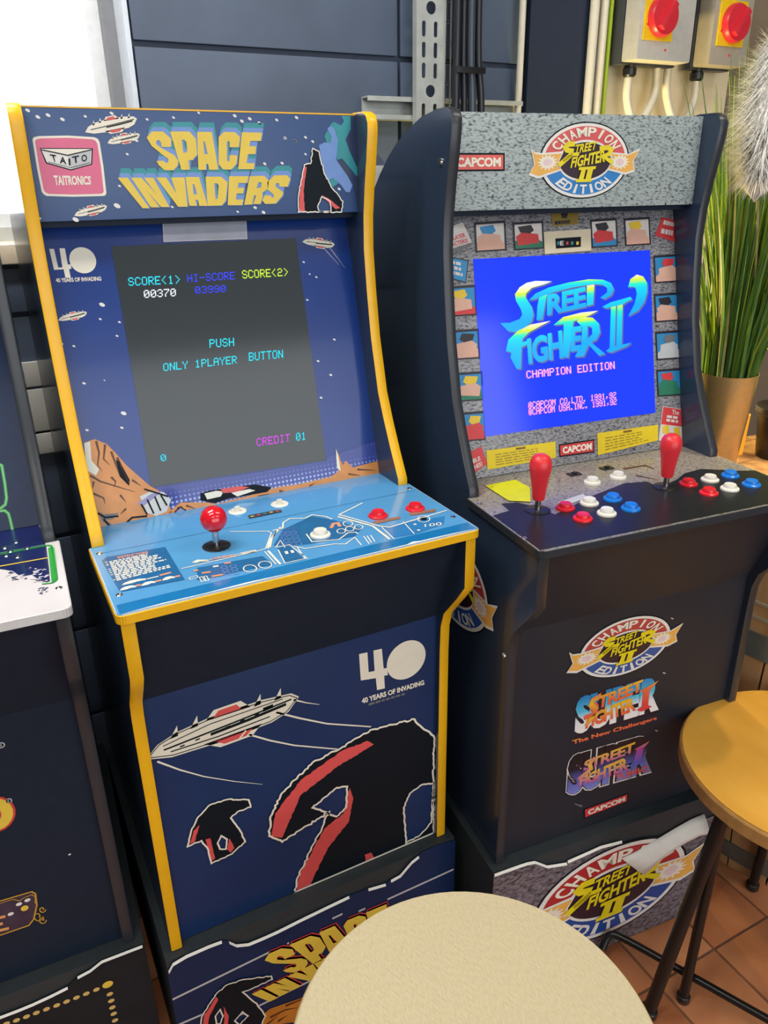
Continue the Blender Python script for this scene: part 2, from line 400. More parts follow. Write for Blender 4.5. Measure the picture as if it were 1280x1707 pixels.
MB().bbox(WXL-.05, WXR-.012, WY-.035, .90, WZ0-.045, WZ0-.012, 0, .004).build('window_sill', M('cream sill', (220, 206, 182), .5, noise=.06), window)
MB().box(WXL-.02, WXR-.012, .87, .90, WZ0-.012, WZ0+.012).build('sill_strip', M('grey sill strip', (190, 194, 192), .4), window, smooth=0)

struct(MB().box(1.12, 1.296, WY-.012, WY+.013, 0, 2.7).build('trim_1', M('midnight panel', (28, 40, 62), .5, noise=.05), smooth=0))
struct(MB().box(1.296, 1.765, WY-.006, WY+.013, 0, 2.7).build('trim_2', M('cream board', (222, 208, 178), .55, noise=.05, scale=6), smooth=0))
struct(MB().box(1.765, 3.2, WY-.002, WY+.16, 0, 2.7).build('wall_far', M('taupe wall', (126, 110, 92), .7, noise=.12, scale=6), smooth=0))
struct(MB().box(3.2, 3.3, -4.6, .96, 0, 2.7).build('wall_right', M('room wall', (104, 106, 110), .7, noise=.1, scale=6), smooth=0))
struct(MB().box(-2.7, -2.6, -4.6, .96, 0, 2.7).build('wall_left', MATS['room wall'], smooth=0))
struct(MB().box(-2.7, 3.3, -4.7, -4.6, 0, 2.7).build('wall_front', MATS['room wall'], smooth=0))
struct(MB().box(-2.7, 3.3, -4.7, .96, 2.7, 2.75).build('ceiling', M('ceiling paint', (150, 148, 144), .8, noise=.05), smooth=0))
for k, (x_, y_) in enumerate(CEIL):
    r = empty('ceiling_light', (x_, y_, 2.664), 0, 'white strip ceiling light, the %s' % ['window-side one near the cabinets', 'plant-side one near the cabinets', 'window-side one far from the cabinets', 'plant-side one far from the cabinets', 'one added close to the wall to brighten the white tiles'][k], 'light', 'strip ceiling lights')
    MB().bbox(-.62, .62, -.17, .17, .004, .036, 0, .004).build('housing', WHITE, r)
    MB().box(-.6, .6, -.15, .15, .000, .0035).build('diffuser', M('lit diffuser', (255, 246, 230), emit=2.5), r, smooth=0)

# ------------------------------------------------------------------ arcade cabinets
W, T, ZR = .483, .016, .305
PROF_UP = [(.203, .924), (.2035, .934), (.209, .944), (.226, .974), (.248, 1.016), (.268, 1.06), (.290, 1.145), (.301, 1.217), (.3075, 1.275),
           (.3065, 1.32), (.300, 1.364), (.292, 1.404), (.287, 1.435), (.287, 1.447), (.292, 1.456), (.302, 1.4605), (.335, 1.461), (.386, 1.455),
           (.43, 1.443), (.477, 1.426), (.516, 1.406), (.551, 1.382), (.586, 1.354), (.611, 1.329), (.62, 1.31)]
PROF_LO = [(.07, .305), (.0705, .69), (.069, .735), (.061, .762), (.044, .783), (.026, .805), (.0065, .832), (.0065, .9105)]
def ribbon(mb, prof, x0, x1, th=.0016):     # edge strip along the profile, slightly bulged
    n = len(prof); P = [Vector(p) for p in prof]; rows = []
    for i in range(n):
        t = (P[min(i+1, n-1)]-P[max(i-1, 0)]).normalized(); nn = Vector((-t.y, t.x))
        if nn.x*1 > 0 and abs(nn.x) > abs(nn.y) and P[i].x < .4: nn = -nn
        if P[i].x >= .29 and P[i].y > 1.45 and nn.y < 0: nn = -nn
        if P[i].x > .33 and nn.x < 0: nn = -nn
        q = P[i]+nn*th; e = P[i]+nn*th*.35
        rows.append([(x0, P[i].x, P[i].y), (x0, e.x, e.y), (x0+.002, q.x, q.y), (x1-.002, q.x, q.y), (x1, e.x, e.y), (x1, P[i].x, P[i].y)])
    vs = [v for r in rows for v in r]; fs = []
    for i in range(n-1):
        for k in range(5): fs.append((6*i+k, 6*i+k+1, 6*i+k+7, 6*i+k+6))
    fs += [tuple(range(6)), tuple(range(6*(n-1)+5, 6*(n-1)-1, -1))]
    mb.add(vs, fs)
BZS = .25; BV = Vector((0, BZS, 1)).normalized()
def rrect(x0, x1, y0, y1, r, n=4, cs=(1, 1, 1, 1)):
    out = []
    for (cx, cy, a, on) in ((x0+r, y0+r, pi, cs[0]), (x1-r, y0+r, 1.5*pi, cs[1]), (x1-r, y1-r, 0, cs[2]), (x0+r, y1-r, .5*pi, cs[3])):
        if on: out += [(cx+r*cos(a+.5*pi*k/n), cy+r*sin(a+.5*pi*k/n)) for k in range(n+1)]
        else: out.append((cx+(r if abs(cos(a+pi/4)) and cos(a+pi/4) > 0 else -r), cy+(r if sin(a+pi/4) > 0 else -r)))
    return out
class Cab: pass
def cabinet(fr, label, side_m, edge_m, mq_m, bz_m, dk_m, sub_m, art_m):
    c = Cab(); c.fr = fr
    c.root = empty('arcade_cabinet', (fr.t.x, fr.t.y, ZR), fr.a, label, 'arcade machine', 'arcade cabinets in a row')
    out = PROF_UP+[(.62, .305)]+PROF_LO+[(.203, .9105)]
    for k, x0 in enumerate((0, W-T)):
        sp = MB().prism(out, lambda p, h: (h, p[0], p[1]), x0, x0+T).build('side_panel', side_m, c.root, fr)
        m = MB(); ribbon(m, PROF_UP, x0, x0+T); ribbon(m, PROF_LO, x0, x0+T); m.build('edge_trim', edge_m, sp, fr, smooth=40)
        if k == 0: c.left_side = sp
    # marquee, canopy, bezel, sub-deck panel, kick panel, back
    c.marquee = MB().bbox(T, W-T, .325, .341, 1.328, 1.4585, 0, .0008).build('marquee', mq_m, c.root, fr)
    MB().box(T, W-T, .341, .376, 1.320, 1.330).build('marquee_underside', BLACKB, c.root, fr, smooth=0)
    MB().prism([(.341, 1.4585), (.341, 1.445), (.50, 1.40), (.60, 1.335), (.605, 1.34), (.45, 1.43), (.38, 1.452)], lambda p, h: (h, p[0], p[1]), T, W-T).build('top_panel', side_m, c.root, fr, smooth=0)
    c.bezel = MB().prism([(.2710, .924), (.2710+BZS*.404, 1.328), (.2710+BZS*.404+.008, 1.328), (.2790, .924)], lambda p, h: (h, p[0], p[1]), T, W-T).build('bezel', bz_m, c.root, fr, smooth=0)
    MB().prism([(.018, .9105), (.0805, .7495), (.0925, .7495), (.03, .9105)], lambda p, h: (h, p[0], p[1]), T, W-T).build('under_deck_panel', sub_m, c.root, fr, smooth=0)
    c.kick = MB().box(T, W-T, .0805, .095, .305, .750).build('kick_panel', art_m, c.root, fr, smooth=0)
    MB().box(T, W-T, .60, .612, .305, 1.33).build('back_panel', BLACKB, c.root, fr, smooth=0)
    pl = [p for p in rrect(-.0032, W+.0032, 0, .2025, .009, 5, (1, 1, 0, 0))]
    n5 = 12
    plan = pl[:12]+[(W+.0032, .2025), (W-T, .2025), (W-T, .271), (T, .271), (T, .2025), (-.0032, .2025)]
    c.deck = MB().prism(plan, lambda p, h: (p[0], p[1], h), .9108, .9232).build('control_deck', dk_m, c.root, fr, smooth=40)
    c.plan = plan
    # panels for print
    c.mq = Panel(fr, (0, .325, 0), (1, 0, 0), (0, 0, 1)); c.bz = Panel(fr, (0, .2710-BZS*.924, 0), (1, 0, 0), BV)
    c.dk = Panel(fr, (0, 0, .9232), (1, 0, 0), (0, 1, 0)); c.kp = Panel(fr, (0, .0805, 0), (1, 0, 0), (0, 0, 1), (T+.001, W-T-.001, .3065, .748))
    c.sd = Panel(fr, (0, 0, 0), (0, -1, 0), (0, 0, 1)); c.rs = Panel(fr, (0, .0525, 0), (1, 0, 0), (0, 0, 1))
    return c
def deck_edge(c, m, lip=None):
    mb = MB(); P = c.plan; e = P[:12]+[(W+.0032, .2025)]; e = [(-.0032, .2025)]+e
    for i in range(len(e)-1):
        a, b = Vector(e[i]), Vector(e[i+1]); t = (b-a).normalized(); nn = Vector((t.y, -t.x))*.0012
        mb.add([(a.x, a.y, .9108), (b.x, b.y, .9108), (b.x, b.y, .9232), (a.x, a.y, .9232),
                (a.x+nn.x, a.y+nn.y, .9116), (b.x+nn.x, b.y+nn.y, .9116), (b.x+nn.x, b.y+nn.y, .9224), (a.x+nn.x, a.y+nn.y, .9224)],
               [(4, 5, 6, 7), (0, 1, 5, 4), (7, 6, 2, 3), (0, 4, 7, 3), (1, 2, 6, 5)])
    return mb.build('edge_trim', m, c.deck, c.fr)
def riser(fr, label, m):
    r = empty('cabinet_riser', (fr.t.x, fr.t.y, 0), fr.a, label, 'riser', 'risers under the arcade cabinets')
    rf = Frame(fr.t.x, fr.t.y, fr.a, 0)
    MB().bbox(-.0125, W+.0125, .056, .58, 0, .3035, 0, .002).build('riser_box', m, r, rf)
    return r, Panel(rf, (0, .0545, 0), (1, 0, 0), (0, 0, 1), (-.0122, W+.0122, .004, .3035)), rf
def dpt(c, px, z=.9232):          # pixel -> position on the deck, in cabinet coordinates (z from the cabinet's base)
    u, v = c.dk.px(px); return (u, v, z-ZR)

def emblem(P, cu, cv, a, b, L=1, mir=1, red=None, blue=None):   # round prize emblem, unit ellipse -> panel
    f = lambda q: (cu+a*q[0]*mir, cv+b*q[1]); red = red or REDC; blue = blue or BLUC
    k = lambda pts: [((x-597)/458., (468-y)/393.) for x, y in pts]
    circ = lambda rx, ry, a0=0, a1=360, n=40: [(rx*cos(radians(a0+(a1-a0)*i/n)), ry*sin(radians(a0+(a1-a0)*i/n))) for i in range(n+1)]
    P.poly(circ(1.03, 1.035)[:-1], BLACK, L, f); P.poly(circ(1, 1)[:-1], WHITE, L+1, f)
    P.poly(circ(.93, .92, 0, 180), red, L+2, f); P.poly(circ(.93, .92, 180, 360), blue, L+2, f)
    P.poly(circ(.62, .56)[:-1], WHITE, L+3, f); P.poly(circ(.585, .50)[:-1], DKPURP, L+4, f)
    for pts, cx in (([(45, 360), (80, 395), (150, 405), (350, 390), (315, 470), (310, 530), (350, 550), (180, 605), (130, 622), (38, 590), (85, 500)], 208),
                    ([(870, 395), (1050, 410), (1160, 360), (1105, 480), (1128, 565), (1040, 595), (850, 550), (890, 480)], 965)):
        q = k(pts); mx = sum(p[0] for p in q)/len(q); my = sum(p[1] for p in q)/len(q)
        P.poly([(mx+(p[0]-mx)*1.10, my+(p[1]-my)*1.22) for p in q], WHITE, L+5, f); P.poly(q, RIBB, L+6, f)
        cc = k([(cx, 482)])[0]; st = []
        for i in range(28):
            r_ = (.235, .15)[i % 2]; st.append((cc[0]+r_*cos(2*pi*i/28), cc[1]+r_*sin(2*pi*i/28)*.95))
        P.poly(st, CREAM, L+7, f); P.poly([(cc[0]+.10*cos(t*.6), cc[1]+.10*sin(t*.6)) for t in range(11)], M('shell pink print', (232, 206, 206), .4), L+8, f)
    for word, a0, a1, r0, r1, top in (('CHAMPION', 157, 25, .645, .895, 1), ('EDITION', 222, 318, .645, .895, 0)):
        for i, ch in enumerate(word):
            t = radians(a0+(a1-a0)*(i+.5)/len(word)); w = .092 if ch not in 'I' else .03
            if ch == 'M': w = .112
            def g(q, t=t, w=w):
                s_ = (q[0]-.5)*2*w; r = r0+(r1-r0)*q[1] if top else r1-(r1-r0)*q[1]
                th = t-s_/.78 if top else t+s_/.78
                return f((r*cos(th), r*sin(th)))
            v, fc, _ = glyphs(ch, .03); P.raw([g(q) for q in v], fc, CREAM if top else WHITE, L+6)
    yl = L+10
    P.text('TREET', k([(480, 300), (705, 262), (690, 350), (470, 395)]), YELL, yl, .03, f)
    P.text('FIGHTER', k([(455, 430), (800, 345), (800, 480), (440, 545)]), YELL, yl, .035, f)
    P.stroke(k([(470, 290), (400, 295), (372, 330), (390, 355), (440, 365), (430, 410), (320, 515)]), a*.09, YELL, yl+1, f)
    P.stroke(k([(730, 340), (820, 328), (858, 352), (840, 395), (780, 420), (885, 490)]), a*.085, YELL, yl+1, f)
    P.stroke(k([(360, 470), (450, 400), (520, 395)]), a*.06, YELL, yl+1, f)
    P.poly(k([(528, 535), (708, 524), (704, 556), (680, 558), (662, 660), (680, 662), (668, 692), (506, 694), (510, 665), (535, 662), (556, 564), (526, 565)]), YELL, yl+2, f, [k([(602, 562), (622, 561), (606, 660), (586, 661)])])

def ship(P, c, l, ang, L=2, fine=False):     # a plain grey rocket-ship outline, l in metres
    u, v = P.p.px(c); ca, sa = cos(ang), sin(ang)
    f = lambda q: (u+l*(q[0]*ca-q[1]*sa), v+l*(q[0]*sa+q[1]*ca))
    hull = [(-.5, -.05), (-.42, .02), (-.3, .06), (-.1, .085), (.25, .09), (.45, .07), (.5, .03), (.42, -.05), (.3, -.085), (-.05, -.10), (-.35, -.09)]
    P.poly([(x*1.03, y*1.16) for x, y in hull], CREAM, L, f)
    P.poly([(-.12, .08), (-.06, .145), (.12, .15), (.18, .08)], CREAM, L, f); P.poly([(-.07, .085), (-.03, .13), (.09, .133), (.12, .085)], RED, L+1, f)
    P.poly([(-.15, -.09), (-.05, -.155), (.17, -.15), (.24, -.08)], CREAM, L, f); P.poly([(-.08, -.095), (-.02, -.138), (.13, -.135), (.18, -.09)], RED, L+1, f)
    for sx, sy in ((-.33, .055), (-.2, .08), (.22, .09), (.36, .085)):
        P.poly([(sx-.02, sy-.02), (sx+.035, sy+.065), (sx+.03, sy-.015)], CREAM, L, f)
    w = l*.012
    P.stroke([(-.4, -.03), (.1, .005), (.46, .035)], w, BLACK, L+2, f); P.stroke([(-.1, -.03), (.15, -.015), (.42, .01)], w*1.8, BLACK, L+2, f)
    if fine:
        P.stroke(hull, w*.5, BLACK, L+2, f, True); P.stroke([(-.4, .0), (-.1, .05), (.4, .06)], w*.5, BLACK, L+2, f)
        P.stroke([(-.36, -.06), (-.05, -.065), (.3, -.045)], w*.7, BLACK, L+2, f); P.poly([(.26, .01), (.33, .018), (.33, .045), (.26, .04)], BLACK, L+2, f)
        for t in range(6): P.stroke([(-.3+.1*t, -.045+.01*t), (-.27+.1*t, -.043+.01*t)], w*.8, BLACK, L+3, f)
        P.stroke([(.08, -.137), (.13, -.09)], w, CREAM, L+3, f)
def stars(P, pts, L=1, r=.0016):
    for q in pts:
        s_ = q[2] if len(q) > 2 else 1
        P.disc(q[:2], r*s_*1.3, r*s_*.8, WHITE, L, rot=-.5, n=8)
def jag(pts, amp, seed, n=4):     # roughened outline between the given points (pixels)
    rn = random.Random(seed); out = []
    for i in range(len(pts)):
        a, b = pts[i], pts[(i+1) % len(pts)]; d = hypot(b[0]-a[0], b[1]-a[1]); m = max(1, int(d/n))
        for k in range(m):
            t = k/m; q = rn.uniform(-amp, amp) if k else 0
            out.append((a[0]+(b[0]-a[0])*t-(b[1]-a[1])/max(d, 1)*q, a[1]+(b[1]-a[1])*t+(b[0]-a[0])/max(d, 1)*q))
    return out
def crag(P, pts, inner, L, w, amp, seed, redside=None):   # a dark craggy rock: pale rim, red flank, holes
    o = jag(pts, amp, seed); P.poly(o, BLACK, L, holes=[jag(h, amp*.6, seed+3) for h in inner])
    P.stroke(o, w, CREAM, L+2, closed=True)
    for h in inner: P.stroke(jag(h, amp*.6, seed+3), w, CREAM, L+2, closed=True)
    for r in redside or []: P.poly(jag(r, amp*.5, seed+5), RED, L+1)

LET = {  # block letters, traced in one grid
 'S1': ([(255, 158), (290, 117), (365, 117), (418, 165), (418, 220), (355, 220), (352, 190), (335, 172), (322, 180), (318, 197), (345, 222), (440, 275), (465, 310), (462, 345), (435, 375), (375, 375), (335, 340), (322, 312), (370, 312), (385, 328), (400, 322), (400, 300), (372, 280), (290, 215)], []),
 'P1': ([(412, 117), (540, 117), (583, 165), (592, 270), (560, 308), (535, 308), (543, 372), (487, 372)], [[(490, 172), (505, 172), (520, 188), (527, 245), (515, 258), (500, 258)]]),
 'A1': ([(592, 120), (690, 120), (733, 372), (672, 372), (664, 332), (650, 332), (652, 372), (600, 372)], [[(633, 182), (642, 182), (662, 268), (640, 268)]]),
 'C1': ([(735, 155), (770, 120), (845, 122), (878, 155), (870, 222), (808, 222), (808, 185), (798, 178), (790, 190), (792, 310), (802, 318), (808, 308), (808, 275), (860, 275), (855, 332), (820, 370), (765, 370), (735, 335)], []),
 'E1': ([(890, 122), (1025, 125), (1015, 180), (945, 180), (940, 215), (985, 215), (980, 268), (930, 268), (922, 328), (975, 328), (970, 368), (865, 368)], []),
 'I2': ([(62, 425), (130, 425), (275, 628), (228, 628)], []),
 'N2': ([(152, 425), (222, 425), (325, 540), (238, 425), (300, 425), (408, 620), (352, 620), (252, 505), (342, 622), (285, 622)], []),
 'V2': ([(318, 423), (385, 423), (455, 530), (418, 423), (508, 423), (528, 618), (465, 618)], []),
 'A2': ([(515, 420), (605, 420), (662, 612), (605, 612), (598, 572), (580, 572), (590, 612), (540, 612)], [[(562, 468), (572, 468), (592, 535), (568, 535)]]),
 'D2': ([(648, 418), (752, 418), (795, 455), (782, 580), (755, 610), (662, 612)], [[(706, 462), (724, 462), (735, 475), (730, 560), (715, 570)]]),
 'E2': ([(805, 415), (935, 415), (925, 460), (868, 460), (862, 492), (905, 492), (898, 530), (855, 530), (850, 570), (900, 570), (890, 608), (795, 608)], []),
 'R2': ([(943, 415), (1040, 412), (1070, 445), (1062, 500), (1025, 525), (1030, 545), (1012, 600), (965, 600), (985, 545), (972, 540), (958, 603), (905, 605)], [[(1000, 455), (1020, 455), (1018, 490), (988, 495)]]),
 'S2': ([(1060, 455), (1105, 410), (1190, 408), (1212, 432), (1195, 485), (1140, 485), (1138, 462), (1120, 460), (1112, 475), (1120, 490), (1165, 520), (1160, 545), (1115, 597), (1045, 600), (1025, 575), (1045, 540), (1085, 545), (1090, 560), (1105, 550), (1100, 535), (1062, 505)], [])}
def capcom(P, q, m=None, L=2, bold=.045):
    P.poly(q, BLACK, L); g = P.quad(q); i = .03; j = .1
    P.poly([(i, 1-j), (1-i, 1-j), (1-i, j), (i, j)], m or REDB, L+1, g)
    P.text('CAPCOM', [(.09, .76), (.92, .76), (.92, .24), (.09, .24)], CREAM, L+3, bold, g)

# ---- joysticks and buttons
def lathe_part(name, prof, m, parent, loc, n=24): return MB().lathe(prof, n=n).build(name, m, parent, None, 40, loc)
BALL = [(.001, .0), (.006, .0008)]+[(.0178*sin(pi*k/14), .0178-.0178*cos(pi*k/14)) for k in range(2, 14)]+[(.0005, .0356)]
BAT = [(.0085, 0), (.0095, .004), (.0105, .014), (.0135, .034), (.0158, .046), (.0162, .052), (.0152, .059), (.0122, .065), (.007, .0685), (.0006, .0695)]
def joystick(c, px, kind):
    x, y, z = dpt(c, px)
    s_ = MB().lathe([(.0045, .0), (.0045, .03)]).build('joystick', CHROME, c.root, None, 40, (x, y, z))
    lathe_part('dust_washer', [(.0005, .0003), (.0185, .0003), (.019, .0012), (.0175, .002), (.0005, .0022)], BLKPL, s_, (0, 0, 0))
    if kind == 'ball': lathe_part('ball_top', BALL, BALLRED, s_, (0, 0, .0225), 32)
    else: lathe_part('bat_top', BAT, BATRED, s_, (0, 0, .018), 28)
_btn = {}
def button(c, px, m, r=.0145):
    x, y, z = dpt(c, px)
    if (m.name, r) not in _btn:
        a = MB().lathe([(.0005, 0), (r, 0), (r, .0012), (r*.97, .0030), (r*.80, .0046), (r*.70, .0046), (r*.69, .003), (.0005, .003)]).build('push_button', m, c.root, None, 40, (x, y, z))
        b = MB().lathe([(r*.67, .0025), (r*.67, .0075), (r*.60, .0092), (r*.3, .0088), (.0005, .0086)]).build('plunger', m, a, None, 40)
        _btn[(m.name, r)] = (a, b); return
    a, b = _btn[(m.name, r)]; a2 = a.copy(); COL.objects.link(a2); a2.parent = c.root; a2.location = (x, y, z)
    b2 = b.copy(); COL.objects.link(b2); b2.parent = a2
_scr = []
def screw(c, px, m=None):
    x, y, z = dpt(c, px)
    if not _scr: _scr.append(MB().lathe([(.0005, .0002), (.0042, .0002), (.0042, .0007), (.003, .0014), (.0005, .0006)], n=14).build('screw', CHROME, c.root, None, 40, (x, y, z))); return
    s_ = _scr[0].copy(); COL.objects.link(s_); s_.parent = c.root; s_.location = (x, y, z)

# =================================================================== cabinet with yellow edging
c1 = cabinet(Frame(0, 0, 0, ZR), 'navy arcade cabinet with yellow edges, red ball joystick and blue deck', NAVY, YEL, BLUE, BEZB, DECKB, BLACKB, ARTB)
deck_edge(c1, YEL)
MB().box(T, W-T, .3245, .341, 1.4585, 1.4605).build('marquee_top_trim', YEL, c1.marquee, c1.fr, smooth=0)
P = Print(c1.mq)
stars(P, [(46, 184, 1.4), (63, 195, 1.4), (80, 192, 1.4), (104, 199, 1.4), (142, 194), (186, 189, 1.3), (212, 257, 1), (227, 234, 1.3), (195, 343, 2.2), (126, 366, 2), (67, 364, .8),
          (391, 193, 1.4), (403, 202, 1.4), (416, 198, 1.4), (432, 205, 1.3), (461, 200, 1.2), (475, 230, 1.2), (491, 235, 1.2), (441, 273, 1.3), (470, 272, 1.3), (425, 346, 1.4), (439, 354, 1.5), (494, 196, 1.4), (474, 231), (491, 235), (509, 229, 1.2), (521, 236, 1.2), (509, 257), (565, 315, 1.3), (331, 188), (289, 196), (245, 199), (199, 310), (287, 345), (396, 353)])
tag(P.build('star_print', c1.marquee), kind='stuff')
for q, l in (((185, 208), .066), ((206, 231), .042), ((151, 351), .042)):
    P = Print(c1.mq); ship(P, q, l, radians(9), 2); P.build('ship_print', c1.marquee)
P = Print(c1.mq)
bd = lambda pts: zz(0, 160, 5.333, pts)
OUT = [(288, 385), (300, 366), (345, 357), (600, 352), (835, 366), (868, 380), (885, 410), (918, 620), (945, 860), (938, 883), (915, 889), (650, 896), (415, 889), (388, 875), (370, 850), (328, 640)]
cxm, cym = 615, 625
P.poly(bd(OUT), CREAM, 1); P.poly(bd([(cxm+(x-cxm)*.925, cym+(y-cym)*.925) for x, y in OUT]), PINK, 2)
P.poly(bd([(352, 462), (825, 465), (818, 610), (630, 662), (408, 600)]), BLACK, 3); P.poly(bd([(362, 470), (814, 472), (808, 603), (630, 652), (417, 592)]), WHITE, 4)
P.poly(bd([(372, 474), (806, 476), (600, 522)]), CREAM, 5); P.stroke(bd([(366, 478), (600, 528), (812, 478)]), .0012, BLACK, 6); P.poly(bd([(604, 530), (808, 484), (803, 600), (630, 646)]), MGREY, 5)
P.stroke(bd([(425, 585), (630, 638), (800, 592)]), .0006, BLACK, 6)
for ch, q in (('T', [(438, 517), (496, 526), (503, 590), (470, 584)]), ('A', [(545, 538), (566, 541), (590, 610), (530, 597)]), ('I', [(606, 556), (622, 556), (625, 617), (610, 617)]), ('T', [(636, 540), (700, 528), (702, 590), (646, 603)]), ('O', [(720, 527), (768, 517), (775, 577), (724, 587)])):
    P.text(ch, bd(q), BLACK, 8, .02)
P.text('TAITRONICS', bd([(472, 705), (806, 712), (808, 790), (488, 795)]), CREAM, 4, .035)
P.build('maker_badge', c1.marquee)
P = Print(c1.mq); tz = lambda pts, dx=0, dy=0: [(180+x/4+dx, 190+y/4+dy) for x, y in pts]
for k, (o, hs) in LET.items():
    for j, (dx, dy, m) in enumerate([(4, -16, TEAL), (3.5, -13, TEAL), (3, -10, TEAL), (2.5, -7.5, LBLUE), (2, -5, LBLUE), (1.5, -2.5, LBLUE), (1.8, .6, LBLUE)]):
        P.poly(tz(o, dx, dy), m, 1+j*.5+(0 if k[1] == '1' else 0), holes=[tz(h, dx, dy) for h in hs])
    P.poly(tz(o), GOLD, 6, holes=[tz(h) for h in hs])
P.build('title_lettering', c1.marquee)
P = Print(c1.mq); nz = lambda pts: zz(470, 180, 8.533, pts)
P.poly(nz([(1080, 112), (960, 130), (985, 300), (900, 460), (960, 620), (1100, 900), (1050, 980), (850, 730), (780, 780), (960, 980), (1010, 1100), (1085, 1480), (1140, 1480), (1140, 112)]), M('deep navy print', (36, 52, 88), .35), 1)
P.poly(nz([(740, 200), (700, 215), (600, 400), (640, 520), (690, 500), (770, 350), (780, 740), (850, 720), (1060, 970), (1090, 900), (960, 620), (900, 450), (975, 300), (970, 115), (840, 115), (875, 190), (840, 250)]), TEAL, 2)
P.poly(nz([(640, 290), (690, 255), (740, 300), (790, 450), (770, 740), (930, 970), (1000, 1100), (960, 1200), (900, 1190), (840, 1100), (720, 990), (640, 1050), (560, 1000), (540, 620), (520, 530), (600, 490), (690, 500), (700, 400)]), LBLUE, 3)
P.poly(nz([(650, 1060), (720, 990), (800, 1070), (730, 1120), (670, 1110)]), TEAL, 4)
P.build('nebula_print', c1.marquee)
P = Print(c1.mq, .0014)
crag(P, nz([(430, 575), (520, 620), (585, 900), (690, 1120), (860, 1330), (840, 1478), (225, 1482), (235, 1200), (310, 810), (400, 790)]), [nz([(500, 1400), (560, 1260), (680, 1330), (690, 1470), (520, 1470)])], 1, .0016, 1.0, 5,
     [nz([(300, 830), (345, 840), (300, 1180), (320, 1470), (240, 1470), (245, 1200)]), nz([(560, 1240), (660, 1290), (820, 1420), (760, 1440), (640, 1330)])])
P.build('rock_print', c1.marquee)

# bezel
P = Print(c1.bz)
P.poly([(185, 411), (493, 397), (543, 767), (252, 812)], SCR1, 1); P.build('screen', c1.bezel)
P = Print(c1.bz, .0008)
for t, q, m in (('SCORE<1>', [(213, 463), (299, 459), (300, 473), (214, 477)], E_CY), ('HI-SCORE', [(311, 458), (391, 453), (391, 466), (312, 471)], E_BL), ('SCORE<2>', [(402.5, 451), (479, 447), (480, 460), (404, 465)], E_YG),
                ('00370', [(239, 484), (292.5, 481), (293, 494), (240, 497)], E_WH), ('03990', [(324, 478), (376, 475), (376, 487), (325, 490)], E_BL), ('PUSH', [(348.5, 566), (389.5, 563), (390, 577), (349, 580)], E_CY),
                ('ONLY 1PLAYER', [(271.5, 606), (394, 593), (394.5, 606), (272, 619)], E_CY), ('BUTTON', [(414, 588), (471, 583), (471.5, 597), (414.5, 602)], E_CY), ('CREDIT', [(426.5, 731), (482.5, 723), (483, 736), (427.5, 744)], E_MG),
                ('01', [(492.5, 722), (509, 720), (509.5, 733), (493, 735)], E_CY), ('0', [(267, 758), (276, 757), (277, 768), (268, 769)], E_CY)):
    P = Print(c1.bz, .0008); P.pixtext(t, q, m, 2); P.build('screen_text', c1.bezel)
P = Print(c1.bz)
P.poly([(82, 415), (90, 415), (97, 446), (104, 446), (99, 414), (108, 414), (113, 441), (118, 441), (119, 448), (115, 449), (118, 463), (109, 463), (106, 449), (90, 450)], CREAM, 1)
P.disc((138, 434), .0172, .0172, CREAM, 1, n=28)
P.text('40 YEARS OF INVADING', [(92, 464), (168, 461), (169, 468), (94, 471)], CREAM, 1, .03)
P.build('anniversary_print', c1.bezel)
P = Print(c1.bz); ship(P, (121, 527), .038, radians(6), 1); P.build('ship_print', c1.bezel)
P = Print(c1.bz); ship(P, (531, 405), .052, radians(-12), 1)
for a, b in (((537, 411), (565, 442)), ((548, 411), (575, 447)), ((515, 402), (508, 405))): P.stroke([a, b], [.0008, .0002], WHITE, 1)
P.build('ship_print', c1.bezel)
P = Print(c1.bz)
stars(P, [(170, 508, 2), (167, 532, 1), (199, 537, 1), (195, 560), (103, 573, 1), (123, 577, 1), (140, 639, 1.2), (174, 634, .6), (206, 689, 2), (203, 713, 1.2), (145, 717, 1.2), (506, 437), (527, 462, 1), (512, 500), (557, 566, 1.2), (530, 602, 1.2), (551, 625, 1.3), (535, 663, 1.2), (516, 457, .8)], 1)
tag(P.build('star_print', c1.bezel), kind='stuff')
DOTS = ramp_mat('halftone print', [(.30, (176, 190, 236)), (.42, (70, 92, 180)), (.5, (44, 62, 140))], .25, (1, .25, 1), 150, 2, (0, 0, 0), kind='voronoi', coat=.3)
P = Print(c1.bz)
P.poly([(252, 822), (262, 812), (400, 792), (543, 768), (545, 762), (626, 736), (636, 790), (600, 800), (290, 866)], DOTS, 1)
P.build('halftone_print', c1.bezel)
P = Print(c1.bz, .0008); ez = lambda pts: zz(0, 720, 2, pts)
P.poly(ez([(280, 35), (315, 24), (355, 40), (385, 70), (420, 110), (465, 150), (500, 180), (545, 205), (565, 250), (590, 300), (335, 345), (330, 300), (305, 200), (285, 130)]), ORNG, 1)
P.poly(ez([(280, 38), (300, 32), (305, 95), (330, 125), (320, 145), (288, 128)]), CREAM, 2)
for s_ in ([(320, 30), (330, 70), (325, 110), (340, 130)], [(350, 42), (345, 90), (365, 110)], [(370, 65), (390, 120), (400, 150)], [(390, 85), (420, 150), (430, 170)], [(300, 145), (335, 165), (400, 185), (450, 200)],
           [(310, 205), (345, 220), (350, 240)], [(400, 210), (420, 235)], [(440, 160), (470, 180)], [(370, 150), (385, 165), (380, 185)], [(420, 255), (400, 275)], [(312, 165), (308, 190)]): P.stroke(ez(s_), [.0034, .0006], BROWN, 2)
P.poly(ez([(385, 92), (400, 100), (432, 160), (430, 180), (400, 150)]), BLACK, 2)
